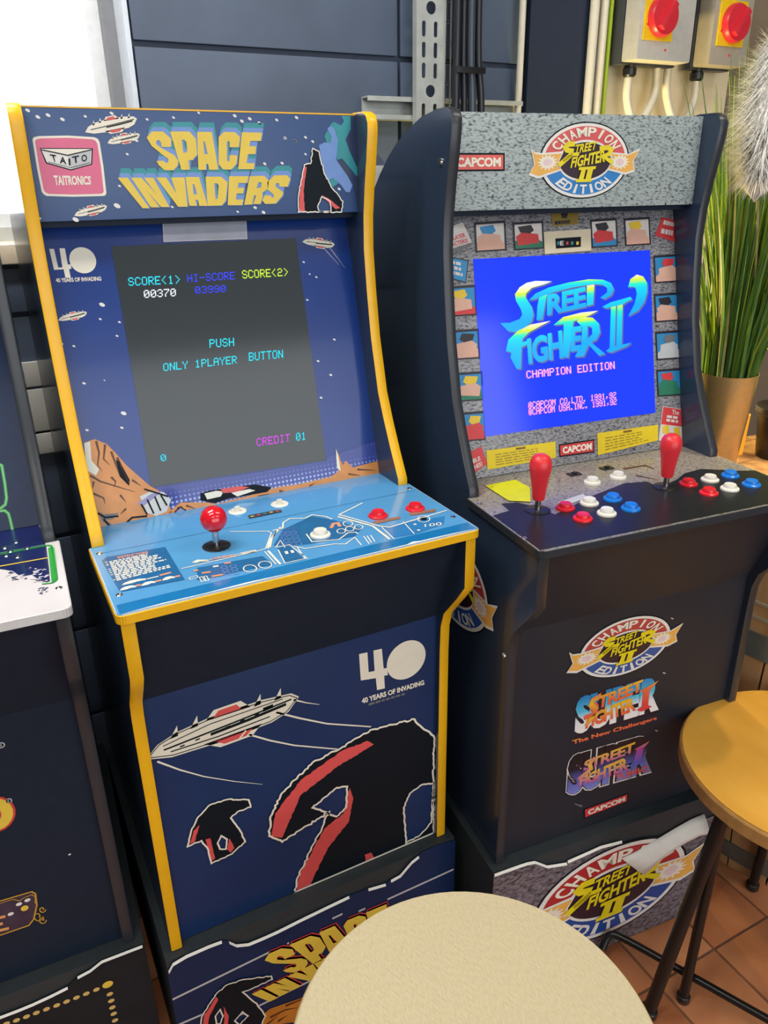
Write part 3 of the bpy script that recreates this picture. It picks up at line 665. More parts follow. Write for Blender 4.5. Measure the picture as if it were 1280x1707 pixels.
P.poly(ez([(560, 270), (600, 235), (690, 235), (720, 240), (820, 215), (920, 185), (990, 175), (1100, 150), (1130, 130), (1120, 60), (1135, 95), (1150, 125), (1265, 95), (1268, 150), (1180, 160), (900, 220), (570, 280)]), ORNG, 1)
P.poly(ez([(1118, 55), (1132, 85), (1138, 120), (1150, 95), (1175, 118), (1190, 140), (1130, 150), (1122, 110)]), ORNG, 2); P.poly(ez([(1118, 55), (1126, 80), (1135, 130), (1122, 120)]), CREAM, 3)
P.poly(ez([(668, 205), (700, 195), (850, 175), (905, 185), (890, 200), (760, 222), (715, 238), (668, 228)]), BLACK, 2); P.poly(ez([(680, 205), (720, 196), (745, 198), (735, 215), (690, 225)]), CREAM, 3)
P.poly(ez([(735, 190), (800, 180), (830, 184), (790, 200), (740, 204)]), RED, 3); P.poly(ez([(770, 203), (830, 190), (850, 195), (790, 215)]), CREAM, 4)
for s_ in ([(620, 245), (650, 255)], [(860, 215), (900, 205)], [(930, 195), (960, 205), (1000, 190)], [(1030, 180), (1050, 170)], [(1160, 140), (1200, 145)], [(1190, 125), (1250, 128)], [(590, 255), (605, 250), (610, 262)]): P.stroke(ez(s_), [.003, .0006], BROWN, 2)
P.poly(ez([(465, 215), (500, 198), (545, 200), (570, 225), (555, 265), (520, 280), (490, 270)]), M('machine grey print', (206, 206, 200), .3), 3)
P.poly(ez([(455, 240), (500, 208), (540, 195), (520, 215), (480, 245)]), M('lilac print', (146, 140, 180), .3), 4)
for s_ in ([(470, 240), (490, 275)], [(490, 225), (512, 272)], [(515, 215), (535, 262)], [(535, 210), (556, 245)], [(400, 320), (440, 285), (490, 280)], [(420, 318), (450, 300), (490, 300)], [(345, 290), (380, 330)], [(325, 270), (350, 285), (395, 280)], [(480, 190), (560, 215)]): P.stroke(ez(s_), .0024, BLACK, 5)
P.poly(ez([(330, 265), (345, 275), (395, 270), (375, 290), (350, 292), (400, 330), (385, 335), (340, 295)]), DGREY, 4)
P.poly(ez([(585, 265), (600, 252), (618, 260), (612, 272)]), M('lilac print'), 4); P.stroke(ez([(580, 268), (600, 250), (620, 262)]), .0016, BLACK, 5)
P.build('desert_print', c1.bezel)
# paper label taped under the marquee
P = Print(c1.bz, .001); P.poly([(271, 365), (409, 361), (411, 398), (273, 403)], M('milky label', (172, 176, 190), .35, noise=.12, scale=25), 1)
P.stroke([(271, 365), (409, 361), (411, 398), (273, 403)], .0015, M('label edge', (206, 206, 210), .3), 2, closed=True); P.build('paper_label', c1.bezel)

# deck print
P = Print(c1.dk); dz = lambda pts: zz(280, 820, 2.667, pts)
inset = [(max(min(x, W+.0017), -.0017), max(y, .0015)) for x, y in c1.plan]
P.poly([(x*.9965+.0008, y*.995+.0006) for x, y in c1.plan], WHITE, 0, None)
P.poly([(W+.0018 if x > W else (-.0018 if x < 0 else x), max(y, .0016)) for x, y in c1.plan], DECKB, 1, None)
P.poly([(.001, .004), (W-.001, .004), (W-.001, .027), (.001, .027)], DECKD, 2, None)
P.poly([(.001, .0028), (W-.001, .0028), (W-.04, .0052), (W-.09, .006), (W-.1, .009), (W-.11, .005), (.20, .004), (.15, .0065), (.1, .0045), (.05, .0055)], WHITE, 3, None)
P.stroke([(.004, .178), (W-.004, .172)], .001, DECKM, 2, None)
P.build('deck_print', c1.deck)
P = Print(c1.dk, .0008); iz = lambda pts: zz(120, 840, 5.02, pts)
P.poly(iz([(250, 480), (290, 450), (780, 365), (945, 640), (420, 740), (390, 720)]), DECKM, 1)
P.text('INSTRUCTIONS', iz([(378, 447), (632, 402), (640, 418), (388, 465)]), M('salmon print', (226, 150, 110), .3), 2, .02)
P.bars(iz([(312, 490), (712, 405), (860, 535), (380, 655)]), 12, CREAM, 2, fill=.62, seed=4, word=.11)
for y_ in (497, 513, 522, 555, 570, 585, 602, 645): P.stroke(iz([(278+(y_-497)*.45, y_), (298+(y_-497)*.45, y_-4)]), .0016, CREAM, 2)
for (x_, y_, w_) in ((520, 655, .015), (640, 670, .009), (470, 708, .010), (808, 628, .008)):
    u, v = c1.dk.px(iz([(x_, y_)])[0]); P.poly([(u-w_, v-.003), (u-w_*.8, v+.001), (u-w_*.3, v+.004), (u+w_*.4, v+.004), (u+w_, v), (u+w_*.9, v-.003), (u+w_*.3, v-.002), (u-w_*.2, v-.0035)], CREAM, 2, None)
for q in (((735, 605), (830, 580)), ((535, 690), (580, 685)), ((700, 655), (750, 645)), ((865, 615), (905, 608))): P.stroke(iz(q), .004, M('salmon print'), 2)
P.stroke(iz([(630, 635), (725, 612)]), .002, CREAM, 2)
P.build('instruction_print', c1.deck)
P = Print(c1.dk, .0008)
for s_, w_ in (([(275, 180), (445, 178), (460, 185), (435, 255), (405, 265), (60, 345)], .0016), ([(465, 175), (510, 165), (512, 140), (540, 122), (610, 120), (640, 105), (700, 112), (730, 125)], .0022), ([(500, 160), (455, 215), (445, 255)], .0028), ([(482, 178), (462, 215), (455, 250)], .0016),
               ([(445, 265), (500, 325)], .003), ([(430, 268), (480, 325)], .0014), ([(865, 52), (760, 105), (790, 112), (940, 155), (985, 160), (1240, 85)], .0024), ([(755, 113), (910, 155), (985, 213)], .0034), ([(950, 160), (1005, 212)], .0016), ([(1045, 135), (1095, 190)], .0014),
               ([(485, 250), (540, 238), (620, 300)], .0014), ([(560, 245), (610, 255), (740, 235), (790, 235), (830, 205), (860, 240)], .0018), ([(480, 250), (500, 218), (520, 250)], .0016), ([(615, 190), (640, 225), (760, 215), (800, 185), (835, 182), (845, 190)], .0018), ([(870, 200), (895, 235)], .0014), ([(885, 198), (905, 230)], .0014), ([(900, 195), (920, 225)], .0014),
               ([(490, 260), (520, 320), (610, 300), (575, 250)], .0014), ([(115, 320), (385, 265)], .0012)): P.stroke(dz(s_), w_, CREAM, 2)
P.poly(dz([(485, 250), (540, 242), (605, 300), (520, 318)]), DECKM, 1); P.poly(dz([(470, 240), (510, 170), (640, 110), (740, 128), (860, 165), (830, 200), (740, 215), (620, 235), (540, 240)]), DECKM, 1)
P.poly(dz([(130, 340), (420, 288), (470, 325), (130, 395)]), DECKM, 1); P.poly(dz([(945, 160), (1230, 110), (1225, 145), (1095, 190), (1000, 205)]), M('deck mid blue print', (52, 128, 190), .2, coat=.5), 1)
for cx_, cy_ in [(510+24*i+8*j, 190+16*j-2*i) for i in range(3) for j in range(4)]+[(250+40*i+6*j, 340+14*j-6*i) for i in range(2) for j in range(3)]: P.stroke([(280+cx_/2.667+5*cos(t), 820+cy_/2.667+2.6*sin(t)) for t in [k*pi/5 for k in range(10)]], .0008, LBLUE, 3, closed=True)
for cx_, cy_, r_ in ((365, 345, 11), (432, 328, 11), (770, 178, 7), (808, 168, 7), (848, 160, 7), (800, 145, 8), (1137, 124, 10)): P.stroke([(280+cx_/2.667+r_*cos(t), 820+cy_/2.667+.55*r_*sin(t)) for t in [k*pi/8 for k in range(16)]], .0014, CREAM, 3, closed=True)
P.disc(dz([(1137, 124)])[0], .005, .005, BLACK, 3); P.stroke(dz([(725, 165), (735, 145), (755, 142), (765, 158)]), .005, M('salmon print'), 3)
P.text('CONTROL', dz([(190, 298), (300, 280), (302, 288), (192, 306)]), M('salmon print'), 3, .03)
P.poly(dz([(105, 318), (130, 305), (185, 305), (180, 312)]), CREAM, 2); P.poly(dz([(320, 275), (380, 262), (395, 262), (385, 272), (330, 280)]), CREAM, 2)
P.poly(dz([(355, 108), (500, 80), (508, 92), (362, 122)]), M('dark strip print', (60, 66, 70), .3), 2)
for k in range(5): P.disc(dz([(375+28*k, 112-6*k)])[0], .003, .0016, (GOLD, RED, TEAL)[k % 3], 3)
P.poly(dz([(910, 135), (1030, 112), (1035, 122), (920, 146)]), M('brown strip print', (150, 110, 90), .3), 2); P.poly(dz([(1070, 97), (1190, 78), (1190, 90), (1080, 108)]), MATS['brown strip print'], 2)
P.text('100', dz([(1140, 148), (1215, 138), (1218, 152), (1142, 160)]), CREAM, 3, .0)
for q in (((250, 322), (280, 318)), ((115, 355), (135, 352)), ((195, 380), (245, 372)), ((200, 337), (225, 333)), ((150, 365), (190, 360)), ((525, 268), (530, 280)), ((550, 264), (556, 275)), ((1095, 145), (1100, 150)), ((1110, 172), (1118, 176))): P.stroke(dz(q), .004, CREAM if q[0][0] > 500 or q[0][0] == 200 else M('salmon print'), 3)
for q in ([(95, 385), (130, 376), (134, 384), (98, 394)], [(140, 384), (152, 381), (163, 400), (150, 404)], [(160, 380), (172, 378), (182, 397), (170, 401)]): P.stroke(dz(q), .001, CREAM, 3, closed=True)
P.build('panel_line_print', c1.deck)
joystick(c1, (361, 911), 'ball')
button(c1, (630, 861), BTNRED); button(c1, (692, 849), BTNRED); button(c1, (534, 893), BTNWHT)
for px_ in ((396, 853), (466, 841)):
    x, y, z = dpt(c1, px_)
    s_ = MB().lathe([(.0005, .0), (.0135, 0), (.0135, .0012), (.012, .0022), (.0105, .0022), (.010, .0012), (.0005, .0012)]).build('toggle_switch', BTNWHT, c1.root, None, 40, (x, y, z))
    MB().bbox(-.004, .004, -.0025, .0025, .001, .0085, 0, .0015).build('toggle', BTNWHT, s_)
for px_ in ((166, 923), (199, 992), (682, 815), (755, 862)): screw(c1, px_)
for i in range(14):
    x, y, z = dpt(c1, (576+random.uniform(0, 80), 822-random.uniform(0, 1)*20)); MB().lathe([(.0005, .0001), (.0013, .0001), (.0011, .0005), (.0005, .0003)], n=8).build('speaker_hole', DECKM, c1.root, None, 0, (x, y, z))

# kick panel print
P = Print(c1.kp); kz = lambda pts: zz(0, 1000, 2, pts)
ship(P, (375, 1209), .217, radians(1), 2, True)
for s_, w_ in (([(489, 1166), (510, 1171), (532, 1174)], [.0028, .0006]), ([(460, 1187), (500, 1197), (545, 1206), (618, 1211)], [.0032, .0022]), ([(415, 1224), (450, 1234), (490, 1242), (580, 1250)], [.0030, .0020]), ([(262, 1269), (300, 1283), (340, 1294), (390, 1302), (437, 1307)], [.0030, .0006])): P.stroke(s_, w_, CREAM, 2)
P.build('ship_print', c1.kick); P = Print(c1.kp)
P.poly([(598, 1090), (612, 1087), (614, 1120), (624, 1118), (622, 1084), (636, 1081), (639, 1114), (645, 1113), (646, 1125), (640, 1126), (641, 1147), (628, 1150), (626, 1130), (601, 1134)], CREAM, 2)
P.disc((677, 1100), .0345, .0345, CREAM, 2, n=36)
P.text('40 YEARS OF INVADING', [(602, 1164), (706, 1133), (707, 1141), (603, 1173)], CREAM, 2, .04); P.bars([(614, 1172), (693, 1149), (693, 1152), (614, 1176)], 1, DGREY, 2, fill=1, word=.1)
P.build('anniversary_print', c1.kick)
P = Print(c1.kp, .0012)
crag(P, [(616, 1216), (640, 1210), (690, 1198), (706, 1215), (722, 1226), (722, 1300), (722, 1394), (640, 1429), (545, 1471), (488, 1498), (496, 1460), (530, 1390), (548, 1352), (470, 1402), (448, 1392), (450, 1360), (470, 1320), (520, 1270), (570, 1244)],
     [[(722, 1304), (700, 1308), (682, 1322), (672, 1345), (676, 1404), (700, 1390), (718, 1370)], [(520, 1345), (560, 1312), (578, 1310), (576, 1345), (560, 1360), (540, 1352)]], 1, .0034, 1.6, 11,
     [[(612, 1234), (622, 1240), (560, 1278), (500, 1325), (470, 1395), (452, 1392), (458, 1355), (500, 1300), (570, 1250)], [(582, 1312), (588, 1330), (580, 1370), (546, 1412), (518, 1470), (512, 1496), (490, 1500), (500, 1455), (540, 1380), (572, 1355)], [(607, 1424), (618, 1420), (630, 1442), (612, 1446)]])
P.build('rock_print', c1.kick); P = Print(c1.kp, .0012)
crag(P, [(318, 1384), (330, 1360), (350, 1340), (380, 1331), (414, 1332), (417, 1344), (395, 1352), (384, 1362), (400, 1384), (408, 1402), (386, 1422), (352, 1438), (345, 1412), (335, 1400), (312, 1410)],
     [[(362, 1404), (368, 1392), (378, 1398), (376, 1414), (366, 1414)]], 1, .0026, .8, 21, [[(322, 1384), (332, 1374), (324, 1402), (316, 1406)], [(342, 1398), (350, 1396), (358, 1430), (352, 1434)], [(382, 1396), (390, 1412), (384, 1420), (378, 1414)]])
P.build('rock_print', c1.kick)

# =================================================================== riser under it
r1, rp1, rf1 = riser(Frame(0, 0, 0), 'dark riser with peeling navy vinyl under the yellow-edged cabinet', M('riser board', (36, 44, 48), .55, noise=.12))
TOP1 = zz(200, 1360, 4.92, [(395, 1270), (430, 1205), (540, 1130), (600, 1095), (720, 1052), (830, 1020), (890, 1025), (950, 1052), (1050, 1042)])+zz(270, 1470, 3.122, [(520, 288), (600, 252), (720, 192), (860, 124), (970, 72), (1070, 34), (1160, 8)])+zz(640, 1330, 5.818, [(0, 830), (60, 795), (150, 745), (260, 615), (330, 560), (370, 512), (480, 466), (600, 430), (700, 404)])
VIN1 = M('navy vinyl print', (20, 42, 80), .36, noise=.12, scale=8, spec=.25)
def sheet(rp, top, parent, m, name='vinyl_sheet'):
    uv = [rp.px(p) for p in top]; uv = [(min(max(u, -.0125), W+.0125), min(v, .3035)) for u, v in uv]
    poly = [(-.0125, .002)]+[(W+.0125, .002)]+[(W+.0125, uv[-1][1])]+uv[::-1]+[(-.0125, uv[0][1])]
    mb = MB(); n = len(poly); tri = tessellate_polygon([[Vector((a, b, 0)) for a, b in poly]])
    mb.add([rp.at(q, .0) for q in poly], [tuple(t) for t in tri]); mb.add([rp.at(q, .0012) for q in poly], [tuple(t) for t in tri])
    k = [(i, (i+1) % n, n+(i+1) % n, n+i) for i in range(n)]; mb.f += k; mb.m += [0]*n
    return mb.build(name, m, parent, rp.fr, smooth=0), uv
s1, uv1 = sheet(rp1, TOP1, r1, VIN1)
def torn(rp, uv, w, parent, segs):
    for a, b in segs:
        mb = MB(); pts = uv[a:b+1]; vs = []
        for (u, v) in pts: vs += [rp.at((u, v+w*.35), .002), rp.at((u, v-w*.5), .0045), rp.at((u, v-w*.6), .0022)]
        mb.add(vs, [(3*i+j, 3*i+3+j, 3*i+4+j, 3*i+1+j) for i in range(len(pts)-1) for j in range(2)]); mb.build('torn_edge', PAPER, parent, rp.fr, smooth=0)
torn(rp1, uv1, .0045, s1, [(0, 1), (1, 5), (6, 8), (8, 13), (14, 16), (17, 20)])
P = Print(rp1, .0016)
for a, b in (((284, 1666), (450, 1585)), ((478, 1572), (481, 1570)), ((553, 1530), (570, 1522)), ((597, 1518), (608, 1513)), ((645, 1498), (755, 1448)), ((296, 1707), (340, 1688)), ((400, 1690), (520, 1632)), ((430, 1700), (530, 1650))): P.stroke([a, b], .0042, MGREY, 1)
P.build('stripe_print', r1); P = Print(rp1, .0016)
for row, q in (('1', [(437, 1592), (642, 1504), (661, 1544), (456, 1634)]), ('2', [(420, 1652), (664, 1532), (684, 1556), (437, 1673)])):
    ks = [k for k in LET if k[1] == row]; xs = [p[0] for k in ks for p in LET[k][0]]; ys = [p[1] for k in ks for p in LET[k][0]]
    g = P.quad(q); x0, x1, y0, y1 = min(xs), max(xs), min(ys), max(ys)
    sh = lambda p: (p[0]-(0 if row == '1' else (p[1]-y0)*max(0, 1-(p[0]-x0)/(x1-x0)*2)*.75), p[1])
    nm = lambda pts: [((x-x0)/(x1-x0), 1-(y-y0)/(y1-y0)) for x, y in map(sh, pts)]
    for k in ks:
        o, hs = LET[k]
        for d in (.02, .012): P.poly([(x+d, y+d*4) for x, y in nm(o)], REDB, 3, g, [[(x+d, y+d*4) for x, y in nm(h)] for h in hs])
        P.poly(nm(o), GOLD, 5, g, [nm(h) for h in hs])
P.build('title_lettering', r1); P = Print(rp1, .0016)
P.poly(zz(270, 1470, 3.122, [(430, 760), (560, 655), (720, 600), (800, 550), (900, 760)]), DORNG, 2)
for s_ in ([(560, 700), (640, 660), (700, 650)], [(600, 720), (650, 690)], [(640, 640), (740, 600)], [(540, 740), (600, 690)]): P.stroke(zz(270, 1470, 3.122, s_), [.006, .001], BROWN, 3)
rz = lambda pts: zz(270, 1470, 3.122, pts)
P.build('desert_print', r1); P = Print(rp1, .0016)
crag(P, rz([(195, 800), (205, 690), (275, 580), (330, 530), (420, 500), (565, 482), (570, 500), (470, 545), (415, 565), (490, 625), (535, 690), (480, 800)]), [rz([(275, 690), (300, 655), (315, 690), (300, 730), (280, 730)]), rz([(375, 715), (415, 668), (445, 690), (400, 735)])], 5, .0024, .8, 31,
     [rz([(215, 690), (280, 590), (290, 605), (245, 690), (225, 790), (205, 790)]), rz([(318, 640), (345, 690), (335, 790), (312, 790), (322, 700)])])
P.build('rock_print', r1)

# =================================================================== cabinet with granite print
A2 = radians(-5.675); F2 = Frame(.5166, -.0979, A2, ZR)
c2 = cabinet(F2, 'black arcade cabinet with grey granite print, blue screen and two red bat joysticks', NAVY, BLKTRIM, GRAN, GRAND, GRANW, WARMBLACK, WARMBLACK)
deck_edge(c2, BLKTRIM)
P = Print(c2.mq); emblem(P, .2475, 1.3945, .0795, .0520, 1)
P.build('marquee_emblem', c2.marquee); P = Print(c2.mq); capcom(P, [(752, 255), (841, 255), (841, 285), (752, 286)], M('salmon badge print', (222, 92, 84), .4), 1); P.build('maker_badge', c2.marquee)
# bezel: screen, cards, plates
P = Print(c2.bz); SQ = [(788, 432), (1083, 417), (1092, 688), (808, 728)]
P.poly(SQ, SCR2, 1); P.build('screen', c2.bezel)
P = Print(c2.bz, .0008); fz = lambda pts, d=0: [(820+x/4.74+d, 440+y/4.74+d) for x, y in pts]
def gf(y0, y1, sl=0):            # vertical colour run of the title, as on the screen
    a, b = c2.bz.px(fz([(600, y0)])[0]), c2.bz.px(fz([(600, y1)])[0])
    return lambda q: (q[1]-b[1])/(a[1]-b[1])
GA, GB, GC, GD = gf(140, 420), gf(400, 620), gf(280, 560), gf(90, 360)
SHAPES = [([(60, 468), (140, 465), (215, 435), (235, 400), (225, 360), (185, 290), (178, 240), (215, 185), (270, 150), (340, 135), (470, 138), (400, 165), (310, 190), (265, 235), (262, 265), (310, 340), (325, 400), (310, 455), (260, 505), (180, 540), (120, 530)], [], GA),
 ([(285, 290), (340, 235), (450, 185), (600, 148), (760, 122), (870, 125), (935, 150), (958, 200), (940, 245), (885, 278), (850, 268), (905, 225), (905, 190), (870, 165), (800, 160), (640, 185), (480, 225), (350, 275)], [], gf(90, 250)),
 ([(370, 262), (430, 240), (420, 290), (395, 440), (348, 445), (355, 330)], [], GA), ([(745, 172), (805, 162), (795, 320), (745, 335)], [], GA),
 ([(105, 690), (125, 600), (200, 530), (300, 480), (460, 450), (380, 490), (290, 540), (240, 590), (235, 620), (290, 600), (275, 635), (230, 660), (225, 830), (190, 830), (140, 740), (150, 700)], [], gf(430, 690)),
 ([(480, 485), (560, 420), (700, 385), (835, 370), (760, 410), (640, 455), (600, 740), (555, 735), (562, 475)], [], gf(370, 600)),
 ([(665, 450), (720, 420), (790, 425), (840, 470), (850, 540), (820, 600), (780, 620), (890, 710), (840, 725), (760, 640), (720, 730), (650, 735), (700, 640), (710, 500), (680, 470)], [[(750, 490), (785, 500), (788, 555), (750, 590)]], gf(400, 600)),
 ([(865, 340), (930, 305), (1090, 260), (1102, 280), (1060, 300), (1030, 320), (900, 352)], [], gf(200, 420)), ([(935, 342), (975, 332), (965, 650), (925, 665)], [], GC), ([(985, 332), (1028, 320), (1020, 640), (978, 650)], [], GC),
 ([(895, 690), (930, 660), (1100, 620), (1060, 650), (940, 700)], [], GC), ([(1070, 185), (1090, 120), (1140, 85), (1190, 100), (1220, 150), (1222, 220), (1200, 300), (1150, 370), (1070, 415), (1120, 320), (1140, 240), (1130, 190), (1110, 180)], [], GD)]
for o, hs, g in SHAPES:
    P.poly(fz(o, 2.2), E_GR, 2, holes=[fz(h, 2.2) for h in hs]); P.poly(fz(o), G_SF, 3, holes=[fz(h) for h in hs], grad=g)
for t, q, g in (('REE', [(432, 245), (735, 180), (738, 340), (430, 408)], gf(60, 330)), ('IGH', [(270, 590), (548, 520), (560, 745), (285, 795)], gf(380, 640)), ('E', [(625, 500), (705, 488), (695, 680), (615, 695)], gf(340, 600))):
    P.text(t, fz(q, 2), E_GR, 2, .04, sp=.95); P.text(t, fz(q), G_SF, 3, .04, grad=g, sp=.95)
P.pixtext('CHAMPION EDITION', fz([(262, 848), (958, 772), (962, 832), (266, 908)]), E_PD, 4); P.pixtext('CHAMPION EDITION', fz([(266, 845), (962, 769), (966, 829), (270, 905)]), E_PK, 5)
for t, q in (('@CAPCOM CO.LTD. 1991,92', [(879, 671), (1025, 654), (1025, 664), (879, 682)]), ('@CAPCOM USA.INC. 1991,92', [(879, 682), (1026, 665), (1026, 675), (880, 693)])):
    P.pixtext(t, q, E_PD, 4); P.pixtext(t, [(x+.8, y-.8) for x, y in q], E_PK, 5)
P.build('screen_title', c2.bezel)
SKIN = M('skin tone print', (216, 170, 150), .4); CBLU = M('card blue print', (44, 134, 190), .4); CRED = M('card red print', (206, 58, 62), .4); CWHT = M('card white print', (214, 208, 204), .4)
CGRN = M('card green print', (40, 120, 92), .4); CYEL = M('card yellow print', (224, 190, 50), .4); CDRK = M('card dark print', (36, 34, 44), .4)
P = Print(c2.bz)
# plain colour cards in the places of the portraits
for (x0, y0, x1, y1), bg, bands in (((748, 482, 790, 526), CBLU, (CRED, SKIN, CYEL)), ((752, 555, 795, 598), CBLU, (SKIN, SKIN, CDRK)), ((757, 626, 801, 668), CBLU, (CGRN, SKIN, CYEL)), ((769, 692, 805, 734), CBLU, (CRED, CRED, CYEL)),
        ((793, 375, 839, 418), CWHT, (SKIN, SKIN, CBLU)), ((857, 375, 902, 415), CWHT, (CGRN, CRED, CDRK)), ((986, 370, 1025, 411), CWHT, (CBLU, CRED, CDRK)), ((1042, 368, 1080, 408), CWHT, (SKIN, SKIN, CYEL)),
        ((1091, 430, 1127, 470), CBLU, (SKIN, SKIN, CRED)), ((1092, 494, 1129, 535), CBLU, (SKIN, SKIN, CDRK)), ((1094, 557, 1129, 598), CBLU, (MGREY, MGREY, DGREY)), ((1096, 620, 1132, 659), CBLU, (CGRN, CGRN, CRED))):
    P = Print(c2.bz); sl = -3 if x0 < 900 else -2.5
    g = P.quad([(x0, y0), (x1, y0+sl), (x1+2, y1+sl), (x0+2, y1)])
    P.poly([(-.07, 1.1), (1.07, 1.1), (1.07, -.06), (-.07, -.06)], CDRK, 1, g); P.poly([(0, 1), (1, 1), (1, 0), (0, 0)], bg, 2, g)
    fl = (lambda q: q) if (x0+y0) % 2 else (lambda q: (1-q[0], q[1])); k_ = lambda pts: [fl(q) for q in pts]
    P.poly(k_([(0, 0), (1, 0), (1, .32), (.68, .5), (.3, .44), (0, .22)]), bands[0], 3, g); P.poly(k_([(.12, .2), (.9, .12), (.97, .5), (.6, .78), (.4, .6), (.15, .55)]), bands[1], 4, g); P.poly(k_([(.3, .72), (.45, .6), (.8, .66), (.88, .9), (.4, .95)]), bands[2], 5, g); P.build('colour_card', c2.bezel)
P = Print(c2.bz, .0005)
P.poly([(752, 416), (787, 405), (784, 411), (756, 421)], DGREY, 1)
P.poly([(746, 379), (771, 371), (786, 404), (747, 416)], CWHT, 2); P.text('PLAYER', [(750, 395), (774, 388), (776, 395), (752, 402)], CRED, 3, .03); P.text('ACTERS!', [(751, 405), (778, 397), (780, 404), (752, 412)], CRED, 3, .03)
P.build('text_card', c2.bezel); P = Print(c2.bz, .0005)
P.poly([(747, 427), (781, 434), (776, 472), (747, 464)], CDRK, 1); P.poly([(747, 429), (779, 435.5), (775, 470), (747, 462)], CBLU, 2); P.bars([(749, 434), (774, 439), (771, 465), (749, 459)], 3, CWHT, 3, fill=.6, word=.3)
P.build('text_card', c2.bezel); P = Print(c2.bz, .0005)
P.poly([(776, 757), (802, 744), (812, 773), (784, 793)], CRED, 2); P.text('8', [(779, 757), (784, 755), (786, 764), (780, 766)], CWHT, 3, .02); P.text('SIBLE', [(781, 768), (799, 760), (801, 767), (782, 775)], CWHT, 3, .03); P.text('CHES!', [(784, 778), (802, 769), (804, 776), (786, 786)], CWHT, 3, .03)
P.build('text_card', c2.bezel); P = Print(c2.bz, .0005)
P.poly([(1103, 362), (1132, 369), (1129, 405), (1091, 393)], CRED, 2); P.bars([(1106, 367), (1129, 373), (1128, 380), (1104, 375)], 1, CWHT, 3, fill=.9, word=.15); P.bars([(1102, 381), (1127, 386), (1126, 398), (1100, 392)], 1, CWHT, 3, fill=.7, word=.18)
P.build('text_card', c2.bezel); P = Print(c2.bz, .0005)
P.poly([(1104, 677), (1137, 682), (1136, 742), (1097, 734)], CWHT, 2); P.poly([(1105, 678), (1136, 683), (1135, 711), (1101, 707)], CRED, 3); P.text('The', [(1119, 683), (1131, 684), (1131, 692), (1119, 691)], CWHT, 4, .02); P.bars([(1111, 692), (1135, 695), (1134, 708), (1109, 704)], 2, CWHT, 4, fill=.7, word=.3)
P.poly([(1103, 711), (1113, 708), (1115, 724), (1104, 722)], CYEL, 4); P.poly([(1122, 713), (1131, 712), (1133, 727), (1123, 725)], CYEL, 4); P.bars([(1102, 731), (1132, 737), (1132, 739), (1102, 733)], 1, CRED, 4, fill=1)
P.build('text_card', c2.bezel)
for q, sd in (([(810, 751), (925, 736), (926, 763), (812, 783)], 3), ([(995, 722), (1096, 708), (1096, 734), (996, 759)], 8)):
    P = Print(c2.bz, .0005); P.poly(q, STICK, 2); g = P.quad(q); P.bars([(.42, .93), (.6, .93), (.6, .82), (.42, .82)], 1, BROWN, 3, g, 1, sd); P.bars([(.12, .74), (.9, .74), (.9, .06), (.12, .06)], 5, M('faint brown print', (150, 126, 24), .4), 3, g, .35, sd, .13); P.build('warning_sticker', c2.bezel)
P = Print(c2.bz, .0005); capcom(P, [(931, 741), (990, 732), (990, 754), (932, 762)], REDB, 2); P.build('maker_badge', c2.bezel)
P = Print(c2.bz, .0005); P.poly([(918, 351), (963, 348), (963, 374), (920, 378)], M('brass plate print', (140, 116, 40), .4), 2); P.poly([(934, 356), (946, 355), (944, 364), (936, 364)], CDRK, 3); P.bars([(924, 369), (957, 366), (957, 372), (924, 375)], 1, CDRK, 3, fill=1, word=.12)
P.build('brass_plate', c2.bezel)
# cream plate with a small window under the canopy
cp = MB(); cpp = c2.bz; q = [cpp.px(p) for p in ((905, 387), (983, 382), (984, 418), (907, 424))]; qi = [cpp.px(p) for p in ((924, 398), (967, 395), (967, 412), (925, 415))]
vs = [cpp.at(p, .0025) for p in q]+[cpp.at(p, .0025) for p in qi]+[cpp.at(p, .0002) for p in q]+[cpp.at(p, .0006) for p in qi]
cp.add(vs, [(i, (i+1) % 4, 4+(i+1) % 4, 4+i) for i in range(4)]+[(i, (i+1) % 4, 8+(i+1) % 4, 8+i) for i in range(4)]+[(4+i, 4+(i+1) % 4, 12+(i+1) % 4, 12+i) for i in range(4)])
cp.build('cream_plate', M('cream plastic', (216, 204, 176), .4, noise=.03), c2.bezel, F2, smooth=0)
P = Print(cpp, .0007); P.poly([(924, 398), (967, 395), (967, 412), (925, 415)], BLACK, 0); P.text('E', [(933, 402), (939, 401.6), (939, 409), (933, 409.4)], WHITE, 1, .02)
for x_, m in ((928, TEAL), (943, REDB), (951, TEAL), (960, GOLD)): P.poly([(x_, 403), (x_+4, 402.7), (x_+4, 408), (x_, 408.4)], m, 1)
P.build('plate_window', c2.bezel)
# deck print
P = Print(c2.dk); pu = lambda *ps: [c2.dk.px(p) for p in ps]
P.poly([(-.001, .0035), (W+.001, .0035), (W+.001, .120), (.462, .128)]+pu((1168, 782), (1140, 790), (1128, 800), (1098, 812), (1078, 803), (1040, 806), (985, 828), (950, 846), (925, 858), (897, 846), (862, 838), (835, 840))+[(.03, .135), (-.001, .128)], M('glossy black print', (32, 33, 38), .32, noise=.08, spec=.22), 1, None)
P.build('deck_print', c2.deck); P = Print(c2.dk, .0009)
P.poly([(808.6, 811), (859, 801), (883, 814), (884, 838), (847.5, 836)], STICK2, 3); P.stroke([(817, 814), (822, 813)], .0015, BROWN, 4); P.build('lime_sticker', c2.deck); P = Print(c2.dk, .0005)
P.poly([(930, 838), (972, 824), (978, 830), (938, 846)], MGREY, 2); P.build('token_label', c2.deck); P = Print(c2.dk, .0005); P.stroke([(1040, 782), (1075, 776), (1090, 782)], [.006, .002], BROWN, 2); P.build('scuff_mark', c2.deck); P = Print(c2.dk, .0005); P.stroke([(1060, 793), (1095, 800)], [.005, .001], BROWN, 2)
